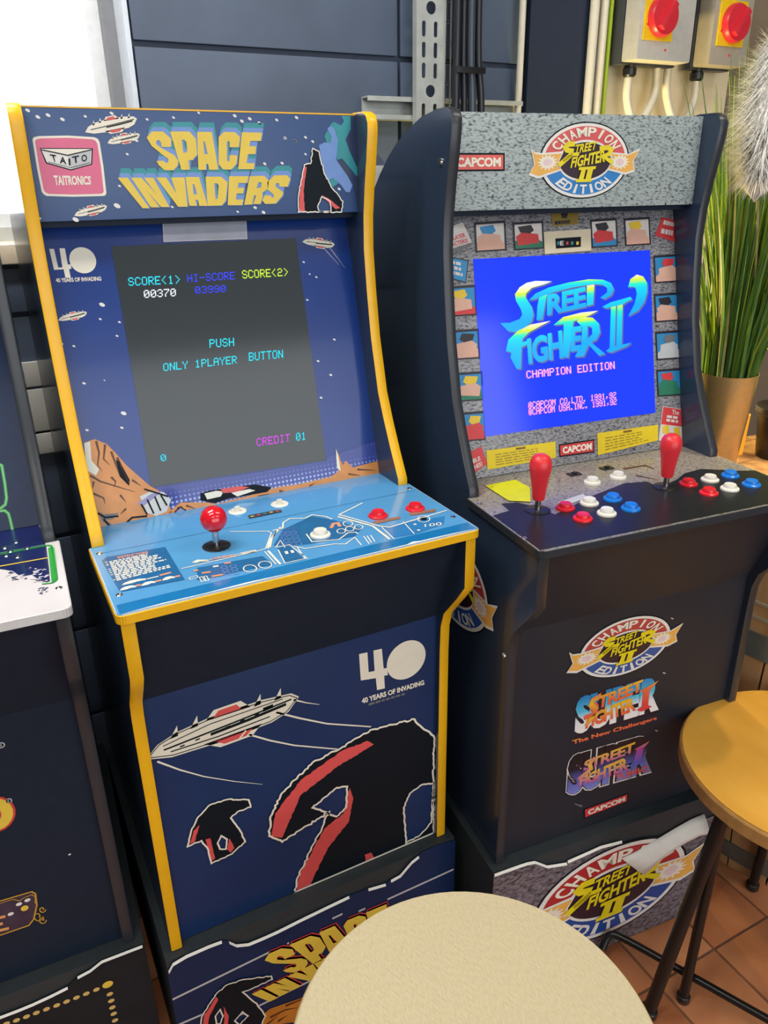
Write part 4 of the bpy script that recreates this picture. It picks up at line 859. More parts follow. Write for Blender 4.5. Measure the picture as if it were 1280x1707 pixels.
P.build('scuff_mark', c2.deck)
joystick(c2, (896, 851), 'bat'); joystick(c2, (1109, 812), 'bat')
for m, l in ((BTNRED, [(942, 848), (971, 866), (1147, 808), (1181, 823)]), (BTNWHT, [(982, 840), (1011, 857), (1183, 801), (1216, 816)]), (BTNBLU, [(1021, 833), (1051, 849), (1217, 794), (1252, 809)])):
    for px_ in l: button(c2, px_, m, .0142)
for px_ in ((987, 805), (1030, 796)): button(c2, px_, BTNWHT, .0135)
for px_ in ((957, 791), (1011, 781)):
    x, y, z = dpt(c2, px_); s_ = MB().bbox(-.011, .011, -.007, .007, 0, .0018, 0, .0007).build('slide_switch', BLKPL, c2.root, None, 30, (x, y, z))
    MB().bbox(-.003, .003, -.003, .003, .0015, .0045, 0, .0008).build('slider', BLKPL, s_)
for px_ in ((800, 840), (874, 897)): screw(c2, px_)
# kick panel print
P = Print(c2.kp); emblem(P, .2275, .672, .0895, .0535, 1, 1, M('dull arc red print', (186, 66, 66), .4), BLUD)
P.build('prize_emblem', c2.kick)
P = Print(c2.kp); hz = lambda pts: zz(930, 1010, 4.613, pts)
def gk(ya, yb):
    a, b = c2.kp.px(hz([(420, ya)])[0]), c2.kp.px(hz([(420, yb)])[0]); return lambda q: (q[1]-b[1])/(a[1]-b[1])
P.text('SUPER', hz([(135, 705), (800, 515), (775, 805), (118, 1000)]), DKPURP, 1, .10, sp=.9); P.text('SUPER', hz([(140, 705), (797, 522), (772, 800), (122, 995)]), G_CY, 2, .06, grad=gk(640, 900), sp=.9)
P.text('STREET', hz([(255, 715), (650, 560), (645, 650), (245, 820)]), G_OR, 4, .04, grad=gk(560, 830), sp=.92); P.text('FIGHTER', hz([(225, 835), (580, 690), (600, 800), (205, 945)]), G_OR, 4, .045, grad=gk(700, 950), sp=.92)
P.stroke(hz([(330, 680), (265, 720), (250, 760), (290, 790), (270, 830), (195, 860)]), .009, G_OR, 5, grad=gk(640, 880)); P.stroke(hz([(210, 920), (270, 840), (340, 800)]), .007, G_OR, 5, grad=gk(760, 960))
P.poly(hz([(620, 655), (770, 570), (700, 650), (690, 760), (720, 770), (640, 810), (600, 800), (640, 770), (650, 660)]), G_OR, 5, grad=gk(600, 800))
P.text('The New Challengers', hz([(108, 1032), (757, 846), (760, 878), (112, 1074)]), G_OR, 2, .04, grad=gk(900, 1000)); P.stroke(hz([(130, 1010), (770, 815)]), .004, DKPURP, 1)
P.build('series_logo', c2.kick); P = Print(c2.kp)
P.text('SUPER', hz([(72, 1150), (748, 958), (718, 1285), (52, 1475)]), WHITE, 1, .12, sp=.9); P.text('SUPER', hz([(80, 1152), (740, 966), (712, 1276), (58, 1466)]), DKPURP, 2, .085, sp=.9); P.text('SUPER', hz([(86, 1156), (735, 972), (708, 1272), (64, 1460)]), grad_mat('indigo fade print', [(0, (130, 140, 214)), (.4, (90, 96, 180)), (.7, (30, 26, 40)), (1, (24, 22, 30))]), 3, .05, sp=.9, grad=gk(1080, 1360))
P.text('STREET', hz([(200, 1190), (590, 1040), (585, 1120), (190, 1270)]), G_PU, 5, .04, grad=gk(1040, 1300), sp=.92); P.text('FIGHTER', hz([(170, 1310), (530, 1150), (540, 1260), (150, 1390)]), G_PU, 5, .045, grad=gk(1150, 1400), sp=.92)
P.poly(hz([(580, 1100), (700, 1035), (655, 1090), (630, 1190), (660, 1195), (560, 1240), (540, 1225), (575, 1205), (600, 1105)]), G_PU, 6, grad=gk(1040, 1240)); P.text('TURBO', hz([(432, 1300), (685, 1222), (688, 1262), (440, 1338)]), G_OR, 6, .03, grad=gk(1180, 1360))
P.stroke(hz([(150, 1330), (250, 1250), (240, 1210), (280, 1160)]), .008, G_PU, 6, grad=gk(1100, 1380))
P.build('series_logo', c2.kick); P = Print(c2.kp)
capcom(P, hz([(195, 1562), (540, 1438), (538, 1502), (197, 1636)]), REDB, 1)
P.build('maker_badge', c2.kick)
for q in (((868, 92), (885, 100)), ((805, 512), (825, 518)), ((745, 955), (765, 962))): P = Print(c2.kp); P.stroke(hz(q), .002, MGREY, 1); P.build('trademark_print', c2.kick)
P = Print(c2.kp); P.stroke(hz([(125, 1520), (185, 1540)]), [.001, .004], DGREY, 1); P.build('scratch', c2.kick)
P = Print(c2.sd); emblem(P, -.243, .762, .112, .076, 1, 1, M('dull arc red print'), BLUD); P.build('side_emblem', c2.left_side)
s_ = MB().lathe([(.0005, .0), (.0055, 0), (.0050, .002), (.0005, .003)], n=14, ax=(-1, 0, 0)).build('side_bolt', CHROME, c2.left_side, None, 40, (0, .318, 1.394-ZR))
s2 = s_.copy(); COL.objects.link(s2); s2.parent = c2.left_side; s2.location = (0, .080, .715-ZR)

# riser of that cabinet, vinyl torn and folded
r2, rp2, rf2 = riser(Frame(F2.t.x, F2.t.y, A2), 'riser with torn granite vinyl and folded white paper under the black cabinet', M('riser board'))
TOP2 = zz(780, 1300, 5.818, [(205, 895), (290, 882), (390, 845), (490, 815), (570, 798), (640, 786), (670, 796), (760, 830), (860, 815), (950, 800), (960, 782), (1120, 712), (1280, 640)])+[(1035, 1401), (1044, 1428), (1064, 1442), (1100, 1412), (1150, 1382), (1172, 1366)]
s2_, uv2 = sheet(rp2, TOP2, r2, GRANR)
torn(rp2, uv2, .005, s2_, [(0, 3), (3, 6), (6, 7), (7, 9), (10, 13)])
P = Print(rp2, .0016); emblem(P, .2445, .152, .168, .110, 1, 1, M('riser red print', (178, 42, 46), .4), M('riser blue print', (30, 72, 150), .4)); P.build('riser_emblem', r2)
mb = MB(); top_ = [(1034, 1429), (1060, 1417), (1090, 1399), (1125, 1378), (1150, 1364), (1172, 1355)]; bot_ = [(1063, 1446), (1085, 1426), (1110, 1406), (1135, 1391), (1155, 1381), (1170, 1379)]
vs = []
for k_ in range(6):
    a = Vector(rp2.px(top_[k_])); b = Vector(rp2.px(bot_[k_]))
    for t in range(5): q = a+(b-a)*(t/4); vs.append(rp2.at(q, .003+.016*sin(pi*.5*t/4)))
mb.add(vs, [(5*i+j, 5*i+j+1, 5*i+j+6, 5*i+j+5) for i in range(5) for j in range(4)]); fo = mb.build('folded_paper', PAPER, r2, rf2, smooth=60)
sm = fo.modifiers.new('thick', 'SOLIDIFY'); sm.thickness = .0008

# =================================================================== cabinet at the left edge
A0 = radians(-2.5); F0 = Frame(-.0487-W*cos(A0), .0492-W*sin(A0), A0, ZR)
c0 = cabinet(F0, 'black arcade cabinet with green maze lines and worn white deck by the window', NAVY, BLKTRIM, NAVY, M('midnight bezel print', (28, 42, 74), .15, noise=.1, spec=.2), M('worn white deck', (214, 210, 212), .3, noise=.04, scale=12), BLACKB, BLACKB)
deck_edge(c0, M('off-white edging', (206, 204, 204), .35))
P = Print(c0.bz)
for s_ in ([(-8, 770), (3, 776), (8, 805), (11, 830), (9, 841), (0, 848), (-12, 850)], [(-12, 853), (8, 851), (14, 856), (17, 866), (22, 888)]): P.stroke(s_, .0042, GREEN, 1); P.stroke(s_, .0012, M('pale green print', (150, 210, 150), .3), 2)
P.build('maze_print', c0.bezel)
P = Print(c0.bz); P.poly([(.03, .99), (.25, .99), (.25, 1.2), (.03, 1.2)], SCR1, 1, None); P.build('screen', c0.bezel)
P = Print(c0.dk); lz = lambda pts: zz(0, 840, 4.27, pts)
nav = c0.dk.px
def dq(pts): return [nav(p) for p in lz(pts)]
P.poly([(.02, .27), (.465, .27)]+dq([(330, 308), (350, 470), (355, 552), (300, 558), (262, 530), (225, 505), (150, 520), (95, 482), (40, 470), (0, 465)])+[(.05, .10), (.02, .2)], M('deck navy print', (30, 40, 92), .25, noise=.2, scale=20, coat=.3), 1, None)
rn = random.Random(5)
for k in range(40):
    x_, y_ = rn.uniform(40, 330), rn.uniform(465, 560); P.stroke(lz([(x_, y_), (x_+rn.uniform(10, 40), y_+rn.uniform(-16, 6))]), [.004, .0008], MATS['deck navy print'] if rn.random() < .4 else MATS['worn white deck'], 2)
for k in range(14):
    x_, y_ = rn.uniform(270, 360), rn.uniform(600, 650); P.stroke(lz([(x_, y_), (x_+20, y_-6)]), [.002, .0004], MATS['deck navy print'], 2)
P.stroke(lz([(-40, 372), (340, 300), (362, 302), (378, 322), (405, 535), (398, 552), (370, 566), (300, 574)]), .0024, GREEN, 3); P.stroke(lz([(-40, 362), (345, 290), (372, 296), (388, 318), (412, 540)]), .001, M('pale green print'), 3)
P.poly(lz([(342, 318), (372, 312), (400, 545), (368, 558)]), GREEN, 3); P.stroke(lz([(-40, 455), (338, 388)]), .0028, GOLD, 3)
P.build('deck_print', c0.deck)
for q in ((420, 600), (115, 275), (35, 315), (45, 372), (125, 380), (195, 320), (75, 342)): screw(c0, lz([q])[0])
P = Print(c0.kp)
P.disc((-10, 1358), .026, .03, REDB, 1); P.disc((-10, 1358), .023, .027, GOLD, 2); P.disc((-12, 1358), .010, .014, REDB, 3); P.build('logo_print', c0.kick)
for q in ((14, 1335), (2, 1242)): P = Print(c0.kp); P.disc(q, .0045, .0045, MGREY, 1); P.disc(q, .003, .003, BLACK, 2); P.text('R', [(q[0]-1.5, q[1]-2), (q[0]+1.5, q[1]-2.3), (q[0]+1.7, q[1]+2), (q[0]-1.3, q[1]+2.3)], MGREY, 3, .02); P.build('trademark_print', c0.kick)
P = Print(c0.kp)
pq = zz(0, 1400, 4.267, [(-120, 470), (0, 432), (225, 365), (252, 380), (262, 460), (240, 560), (205, 605), (0, 675), (-120, 715)])
P.poly(pq, M('plaque plum print', (54, 44, 66), .3, noise=.3, scale=40), 1); P.stroke(pq, .0022, M('gilt print', (196, 152, 56), .3), 3)
pz = lambda pts: zz(0, 1400, 4.267, pts)
P.stroke(pz([(0, 448), (90, 418), (140, 430), (165, 410), (225, 385), (250, 400), (250, 450)]), .0012, MATS['gilt print'], 4)
for cx_, cy_, r_ in ((270, 540, 9), (300, 565, 7), (300, 490, 6)): P.stroke([(cx_/4.267+r_*(1-k/16)*cos(k*.6), 1400+cy_/4.267+r_*(1-k/16)*sin(k*.6)) for k in range(13)], .0016, MATS['gilt print'], 4)
for a, b in (((-40, 560), (38, 540)), ((-40, 610), (20, 590)), ((-40, 650), (64, 625))): P.stroke(pz([a, b]), .005, M('peach print', (226, 160, 96), .4), 3)
for q in ((76, 523), (195, 425), (135, 453)): P.disc(pz([q])[0], .004, .003, WHITE, 4)
P.disc(pz([(175, 482)])[0], .005, .005, GOLD, 4); P.build('gilt_plaque_print', c0.kick); P = Print(c0.kp); P.disc((116, 1424), .0018, .0014, WHITE, 1); P.build('speck', c0.kick)
r0, rp0, rf0 = riser(Frame(F0.t.x, F0.t.y, A0), 'black riser with yellow dots under the worn white deck cabinet', M('riser board'))
TOP0 = [rp for rp in zz(0, 1400, 4.267, [(-900, 1590), (-500, 1440), (-200, 1325), (0, 1250), (120, 1205), (230, 1160), (360, 1100), (480, 1040), (550, 968), (640, 920), (720, 852), (830, 802), (920, 770), (1010, 744)])]
s0, uv0 = sheet(rp0, TOP0, r0, M('black vinyl print', (28, 33, 38), .45, noise=.15, scale=20, spec=.2))
torn(rp0, uv0, .0035, s0, [(2, 7), (8, 10), (10, 13)])
P = Print(rp0, .0016)
P.disc(pz([(765, 1022)])[0], .0078, .0068, GOLD, 1); P.build('dot_print', r0)
for q in [(685, 1058), (613, 1087), (543, 1115), (473, 1143), (403, 1170), (330, 1197), (258, 1223), (188, 1250), (117, 1276), (45, 1300), (-28, 1326), (780, 1090), (790, 1138), (798, 1185), (808, 1230), (817, 1277), (827, 1322), (836, 1368)]: P = Print(rp0, .0016); P.disc(pz([q])[0], .0048, .0040, M('dot print', (214, 184, 110), .4), 1, n=14); P.build('dot_print', r0)

# ------------------------------------------------------------------ services on the wall behind
YS = .752
def plate_holes(x0, x1, z0, z1, holes, y0, y1, name, m, parent):
    o = [(x0, z0), (x1, z0), (x1, z1), (x0, z1)]; loops = [o]+holes; flat = [p for l in loops for p in l]; n = len(flat)
    tri = [tuple(t) for t in tessellate_polygon([[Vector((a, b, 0)) for a, b in l] for l in loops])]
    mb = MB(); mb.add([(a, y0, b) for a, b in flat]+[(a, y1, b) for a, b in flat], tri+[tuple(i+n for i in t) for t in tri])
    k = 0
    for l in loops:
        c = len(l); mb.f += [(k+i, k+(i+1) % c, n+k+(i+1) % c, n+k+i) for i in range(c)]; mb.m += [0]*c; k += c
    return mb.build(name, m, parent, None, 0)
xl, xr = wpx((697, 100), YS).x, wpx((736, 100), YS).x; xe = wpx((757, 100), YS).x
st = empty('steel_channel', (0, 0, 0), 0, 'galvanised slotted steel channel standing upright on the navy wall', 'cable channel')
holes = []; zt = wpx((719, 13), YS).z; pit = (wpx((719, 13), YS).z-wpx((719, 152), YS).z)/4; cx = (xl+xr)/2+.002; w_ = xr-xl
for k in range(-6, 32):
    z = zt-pit*k
    if z < .08 or z > 1.98: continue
    if k % 4 == 0: holes.append([(cx+.0115*cos(2*pi*i/14), z+.0115*sin(2*pi*i/14)) for i in range(14)])
    else:
        for sx in (-.3, .2): holes.append([(cx+sx*w_+a, z+b) for a, b in rrect(-.0045, .0045, -.014, .014, .0044, 3)])
plate_holes(xl, xr, .0, 2.02, holes, YS, YS+.003, 'front_web', STEEL, st)
MB().box(xr, xr+.004, YS, YS+.015, 0, 2.02).box(xl-.004, xl, YS, YS+.016, 0, 2.02).build('flange', STEEL, st, smooth=0)
h2 = []
for k in range(-6, 32):
    z = zt-pit*(k+.02)
    if .08 < z < 1.98: h2.append([(xe-.012, z-.016), (xe-.002, z-.016), (xe-.002, z+.016), (xe-.012, z+.016)])
plate_holes(xr+.004, xe, 0, 2.02, h2, YS+.012, YS+.015, 'side_web', STEEL, st)
st['label'] = 'galvanised slotted steel channel standing upright on the navy wall'
BLKCB = M('black cable', (30, 34, 42), .3, noise=.05)
bz_ = .745
LBL = ['leftmost', 'second', 'third', 'rightmost']
for k, px_ in enumerate((763, 773, 785, 797)):
    x0 = wpx((px_, 20), bz_).x; off = (-.004, .003, .006, .012)[k]
    path = smoothpath([(x0, bz_, 2.2), (x0, bz_, 1.85), (x0+off*.2, bz_, 1.62), (x0+off, bz_-.004, 1.5), (x0+off*1.3, bz_, 1.2), (x0, bz_, .6), (x0, bz_, .02)])
    tag(MB().tube(path, (.0085, .007, .0095, .008)[k], 10).build('cable', BLKCB if k != 2 else M('dark grey cable', (60, 68, 80), .25), smooth=60), '%s of four dark cables bundled beside the slotted channel' % LBL[k], 'cable', 'cables on the wall')
xa, xb = wpx((757, 118), bz_).x, wpx((802, 118), bz_).x; zt_ = wpx((780, 118), bz_).z
tag(MB().bbox(xa-.002, xb+.002, bz_-.014, bz_-.0105, zt_-.006, zt_+.006, 0, .001).build('cable_tie', BLKPL), 'black cable tie around the dark cable bundle', 'cable tie')
# horizontal support strut and small bracket
x0 = wpx((613, 160), .77).x; x1 = wpx((872, 165), .77).x; zb, zt2 = wpx((640, 199), .77).z, wpx((640, 160), .77).z
tag(MB().prism([(.770, zb), (.770, zb+.009), (.773, zb+.009), (.773, zb+.003), (.797, zb+.003), (.797, zt2-.003), (.773, zt2-.003), (.773, zt2-.009), (.770, zt2-.009), (.770, zt2), (.80, zt2), (.80, zb)], lambda p, h: (h, p[0], p[1]), x0, x1).build('support_strut', STEEL, smooth=0), 'short horizontal steel strut fixed behind the slotted channel', 'strut')
bk = empty('angle_bracket', wpx((640, 300), .77), 0, 'small galvanised bracket with a bolt beneath the horizontal strut', 'bracket')
MB().bbox(-.028, .03, 0, .028, -.05, .028, 0, .002).build('plate', STEEL, bk); MB().lathe([(.010, 0), (.010, .003), (.006, .003), (.006, .007), (.0005, .008)], (.0, 0, 0), 14, 0, (0, -1, 0)).build('bolt', CHROME, bk)
# pipes and earth wire
def vpipe(name, px_, y, r, m, label, cat, ztop=2.3):
    a = wpx((px_[0], 0), y); b = wpx((px_[1], 180), y)
    x = (a.x+b.x)/2; MB_ = MB().tube([(x, y, ztop), (x, y, 1.2), (x, y, .02)], r, 14); return tag(MB_.build(name, m, smooth=60), label, cat)
PVC = M('white conduit', (222, 216, 196), .4, noise=.03)
vpipe('conduit', (870, 865), .778, .0072, PVC, 'thin white conduit between navy wall and midnight panel', 'conduit')
vpipe('conduit', (990, 981), .772, .0105, PVC, 'white conduit at the edge of the cream board, next to the midnight panel', 'conduit')
vpipe('conduit', (1005, 997), .774, .0100, PVC, 'white conduit between its twin and the green wire', 'conduit')
vpipe('earth_wire', (1018, 1007), .778, .0052, M('lime wire', (176, 206, 40), .4), 'lime green earth wire running down the cream board', 'wire')
# isolator switches
def isolator(lbl, fx0, fx1, zb_px, ye, yk, depth, ypl, knob, body, side):
    yf = .775-depth; xa = wpx((fx0, zb_px), yf).x; xb = wpx((fx1, zb_px), yf).x; zb = wpx(((fx0+fx1)/2, zb_px), yf).z; h = .19
    r = empty('isolator_switch', ((xa+xb)/2, .78, zb), 0, lbl, 'switch', 'isolator switches on the cream board'); hw = (xb-xa)/2
    MB().bbox(-hw-.004, hw+.004, -.03, .0, -.004, h, 0, .003).build('base', M('dark grey plastic', (62, 66, 72), .4), r)
    MB().bbox(-hw, hw, yf-.78, -.031, 0, h-.005, 0, .006).build('cover', body, r)
    lx = [wpx((p, 60), yf).x-(xa+xb)/2 for p in ypl[:2]]; lz_ = wpx(((ypl[0]+ypl[1])/2, ypl[2]), yf).z-zb
    MB().bbox(lx[0], lx[1], yf-.78-.004, yf-.78, lz_, lz_+(lx[1]-lx[0])*1.05, 0, .001).build('yellow_plate', M('yellow plate plastic', (240, 200, 20), .4), r)
    kp = wpx(knob, yf-.02); rad = (lx[1]-lx[0])*.46; kx, kz = (lx[0]+lx[1])/2+.004, lz_+(lx[1]-lx[0])*.53
    kb = MB().lathe([(rad*1.0, 0), (rad*1.0, .010), (rad*.92, .016), (.0005, .017)], (0, 0, 0), 28, 0, (0, -1, 0)).build('rotary_knob', M('red knob plastic', (222, 48, 62), .35), r, None, 40, (kx, yf-.784, kz))
    MB().bbox(-rad*.2, rad*.2, -.028, -.015, -rad*.78, rad*.78, 0, .004).build('grip', MATS['red knob plastic'], kb, rot=(0, radians(35), 0))
    MB().lathe([(.0025, 0), (.0025, .002), (.0005, .0025)], (0, 0, 0), 10, 0, (0, -1, 0)).build('screw', MATS['red knob plastic'], r, None, 40, (0, yf-.78, .022))
    MB().lathe([(.0025, 0), (.0025, .002), (.0005, .0025)], (0, 0, 0), 10, 0, (0, -1, 0)).build('screw', MATS['red knob plastic'], r, None, 40, (lx[0]+.009, yf-.784, lz_+.03))
    MB().lathe([(.013, 0), (.013, -.008), (.016, -.010), (.016, -.024), (.012, -.028), (.0005, -.028)], (0, 0, 0), 14).build('cable_gland', BLKPL, r, None, 40, (-hw*.55, -.022, 0))
    return (xa+xb)/2-hw*.55, zb
gx1, gz1 = isolator('grey isolator switch with red knob, beside the green wire', 1060, 1150, 102, 0, 0, .075, (1070, 1118, 68), (1113, 32), M('pale grey plastic', (196, 194, 186), .45), None)
gx2, gz2 = isolator('grey isolator switch with red knob, farther from the green wire', 1180, 1243, 110, 0, 0, .075, (1194, 1238, 78), (1231, 41), M('taupe grey plastic', (172, 164, 148), .45), None)
for k, (gx, gz, dx) in enumerate(((gx1, gz1, .085), (gx2, gz2, -.095))):
    tag(MB().tube(smoothpath([(gx, .758, gz-.026), (gx, .758, gz-.07), (gx+dx*.25, .756, gz-.115), (gx+dx*.65, .756, gz-.115), (gx+dx, .757, gz-.06), (gx+dx*1.02, .760, gz-.006)]), .0095, 12).build('flexible_conduit', PVC, smooth=60),
        ['white flexible conduit looping under the isolator beside the green wire', 'white flexible conduit looping under the isolator farther from the green wire'][k], 'conduit', 'flexible conduits')

# ------------------------------------------------------------------ barrel
BC = Vector((1.455, .035, 0)); BH = .80
OAK = ramp_mat('barrel oak', [(.3, (150, 112, 74)), (.5, (186, 144, 98)), (.7, (200, 160, 112))], .6, (1, 1, .12), 30, 6, bump=.15)
HOOP = M('grey hoop', (112, 116, 112), .45, metal=.4, noise=.2, scale=20)
br = empty('wooden_barrel', BC, 0, 'oak barrel with grey metal hoops standing beside the black cabinet', 'barrel')
rad = lambda z: .33+.035*(1-((z-BH/2)/(BH/2))**2)
NS = 26
for k in range(NS):
    a0, a1 = 2*pi*k/NS+.006, 2*pi*(k+1)/NS-.006; mb = MB(); vs = []
    for i in range(9):
        z = BH*i/8; r_ = rad(z)
        vs += [(r_*cos(a0), r_*sin(a0), z), (r_*cos((a0+a1)/2)*1.003, r_*sin((a0+a1)/2)*1.003, z), (r_*cos(a1), r_*sin(a1), z), ((r_-.025)*cos(a1), (r_-.025)*sin(a1), z), ((r_-.025)*cos(a0), (r_-.025)*sin(a0), z)]
    mb.add(vs, [(5*i+j, 5*i+(j+1) % 5, 5*i+5+(j+1) % 5, 5*i+5+j) for i in range(8) for j in range(5)]+[(4, 3, 2, 1, 0), (40, 41, 42, 43, 44)]); mb.build('stave', OAK, br)
for k, (z, h) in enumerate(((.03, .045), (.17, .04), (.535, .05), (.612, .005), (.64, .005), (.745, .045))):
    r0_, r1_ = rad(z)+.0012, rad(z+h)+.0012
    MB().lathe([(r0_-.004, z), (r0_+.003, z), (r1_+.003, z+h), (r1_-.004, z+h)], n=52).build('hoop', HOOP if h > .01 else M('pale hoop', (186, 176, 150), .4, metal=.3), br)
for k in range(6):
    y0 = -.308+.1027*k+.001; y1 = y0+.1007; hr = .3065; n_ = 6; pts = []
    ys = [y0+(y1-y0)*t/n_ for t in range(n_+1)]
    hx = lambda y: math.sqrt(max(0, hr*hr-y*y))
    pts = [(hx(y), y) for y in ys]+[(-hx(y), y) for y in ys[::-1]]
    pts = [p for q, p in enumerate(pts) if q == 0 or hypot(p[0]-pts[q-1][0], p[1]-pts[q-1][1]) > 1e-4]
    MB().prism(pts, lambda p, h: (p[0], p[1], h), BH-.024, BH-.001).build('head_board', OAK, br, smooth=0)

# ------------------------------------------------------------------ plants on the barrel
GP = Vector((1.252, .244, BH)); BRASS = M('brushed gold', (216, 178, 118), .28, metal=.6, noise=.06, scale=80)
pl = empty('grass_plant', GP, 0, 'tall green ornamental grass in a tapered gold pot on the barrel', 'plant')
MB().lathe([(.0005, 0), (.038, 0), (.040, .004), (.056, .200), (.057, .206), (.0545, .206), (.053, .195), (.0005, .192)], n=40).build('pot', BRASS, pl)
MB().lathe([(.0005, .192), (.052, .192), (.049, .197), (.0005, .199)], n=24).build('soil', M('dark moss', (40, 44, 26), .9), pl)
def leaf_mat(name, col):
    m = M(name, col, .45, noise=.22, scale=30); nt = m.node_tree; b = nt.nodes['Principled BSDF']; o = [n for n in nt.nodes if n.type == 'OUTPUT_MATERIAL'][0]
    t = nt.nodes.new('ShaderNodeBsdfTranslucent'); t.inputs[0].default_value = rgb(col); x = nt.nodes.new('ShaderNodeMixShader'); x.inputs[0].default_value = .45
    nt.links.new(b.outputs[0], x.inputs[1]); nt.links.new(t.outputs[0], x.inputs[2]); nt.links.new(x.outputs[0], o.inputs[0]); return m
LEAFS = [leaf_mat('deep green blade', (84, 124, 68)), leaf_mat('mid green blade', (118, 156, 70)), leaf_mat('lime blade', (186, 208, 60)), leaf_mat('straw blade', (210, 196, 124))]
rn = random.Random(3); mb = MB()
for k in range(560):
    a = rn.uniform(0, 2*pi); r_ = .05*math.sqrt(rn.random()); h = rn.uniform(.28, .62); lean = rn.uniform(.02, .16)*(r_/.05+.35); w = rn.uniform(.0014, .0034); tw = rn.uniform(0, pi)
    bx, by = r_*cos(a), r_*sin(a); da = a+rn.uniform(-.5, .5); lean *= .6 if cos(da) < -.2 else 1; vs = []; n = 5
    for i in range(n+1):
        t = i/n; d = lean*(t**1.6); z = .194+h*(t-.12*t*t*lean/.16)
        ww = w*(1-.85*t**2); vs += [(bx+cos(da)*d-sin(tw)*ww, by+sin(da)*d+cos(tw)*ww, z), (bx+cos(da)*d+sin(tw)*ww, by+sin(da)*d-cos(tw)*ww, z)]
    u = rn.random(); mi = 0 if u < .30 else 1 if u < .62 else 2 if u < .90 else 3
    mb.add(vs, [(2*i, 2*i+1, 2*i+3, 2*i+2) for i in range(n)], mi)
tag(mb.build('grass_blades', LEAFS, pl, None, 0), kind='stuff')
# fluffy plume
def plume(loc, dirv, L, R, seed, n=2600):
    rn = random.Random(seed); mb = MB(); d = Vector(dirv).normalized(); s_ = d.orthogonal().normalized(); w = d.cross(s_)
    for k in range(n):
        t = rn.random(); a = rn.uniform(0, 2*pi); rr = R*(.35+.65*sin(pi*min(1, t*.8+.15)))*rn.uniform(.7, 1.1)
        b = d*(t*L); o = s_*cos(a)+w*sin(a); e = b+o*rr+d*rn.uniform(.0, .05)+Vector((0, 0, -rr*.15)); m_ = b+o*rr*.55+d*.025
        q = o.cross(d)*.0009; mb.add([b-q, b+q, m_+q, m_-q, e], [(0, 1, 2, 3), (3, 2, 4)])
    return mb
PX = wpx((1278, 205), .15); PB = GP+Vector((.02, -.012, .196)); PC = PX-PB
pm = empty('pampas_plume', PB, 0, 'white fluffy pampas plume rising above the green grass', 'plant')
MB().tube(smoothpath([(0, 0, 0), (PC.x*.25, PC.y*.3, PC.z*.4), (PC.x*.7, PC.y*.7, PC.z*.7), (PC.x, PC.y, PC.z-.10)]), .0022, 8).build('stem', M('straw stem', (180, 166, 120), .6), pm)
PLW = M('plume white', (252, 250, 244), .8, noise=.02)
MB().lathe([(.012, .085), (.026, .095), (.034, .115), (.032, .14), (.02, .18), (.002, .21)], n=20).build('plume_core', PLW, pm, None, 60, (PC.x, PC.y, PC.z-.12))
tag(plume((0, 0, 0), (.05, .02, 1), .22, .078, 4, 5200).build('plume_fibres', PLW, pm, None, 0, (PC.x, PC.y, PC.z-.12)), kind='stuff')
# fern in a dark pot
FP = Vector((1.437, .232, BH)); fn = empty('potted_fern', FP, 0, 'yellow-green fern in a black pot at the back of the barrel', 'plant')
MB().lathe([(.0005, 0), (.045, 0), (.055, .095), (.060, .10), (.060, .112), (.054, .112), (.0005, .104)], n=30).build('pot', BLKPL, fn)
rn = random.Random(9); FERN = leaf_mat('fern green', (170, 196, 50))
for k in range(16):
    a = 2*pi*k/16+rn.uniform(-.2, .2); ln = rn.uniform(.09, .16); hh = rn.uniform(.14, .27); mb = MB(); P0 = []
    for i in range(13):
        t = i/12; P0.append(Vector((cos(a)*ln*t, sin(a)*ln*t, .105+hh*sin(t*1.9)/1.0)))
    mb.tube(P0, .0012, 5); sd = Vector((-sin(a), cos(a), 0))
    for i in range(1, 13):
        for s_ in (-1, 1):
            l = .034*(1-.75*(i/12)**2); b = P0[i]; f_ = (P0[i]-P0[i-1]).normalized()*.006
            mb.add([b-f_, b+sd*s_*l*.6-f_*.6+Vector((0, 0, .003)), b+sd*s_*l, b+sd*s_*l*.6+f_*.9, b+f_], [(0, 1, 2, 3, 4)])
    mb.build('frond', FERN, fn, None, 0)
# added candle glass, glowing to stand for the amber-lit patch between the pots
cg = empty('added_candle_glass', (1.372, .294, BH), 0, 'added glowing amber candle glass for the lit patch between the gold pot and black pot', 'candle')
MB().lathe([(.0005, 0), (.019, 0), (.022, .09), (.020, .09), (.017, .006), (.0005, .005)], n=24).build('glass', M('amber glow glass', (250, 160, 40), emit=1.0), cg)
MB().lathe([(.0005, .006), (.0165, .006), (.017, .05), (.0005, .05)], n=18).build('wax', CREAM, cg)
pt = bpy.data.lights.new('added_candle_light', 'POINT'); pt.energy = .9; pt.color = (1, .68, .25); pt.shadow_soft_size = .02
po = bpy.data.objects.new('added_candle_light', pt); COL.objects.link(po); po.parent = cg; po.location = (0, 0, .125)

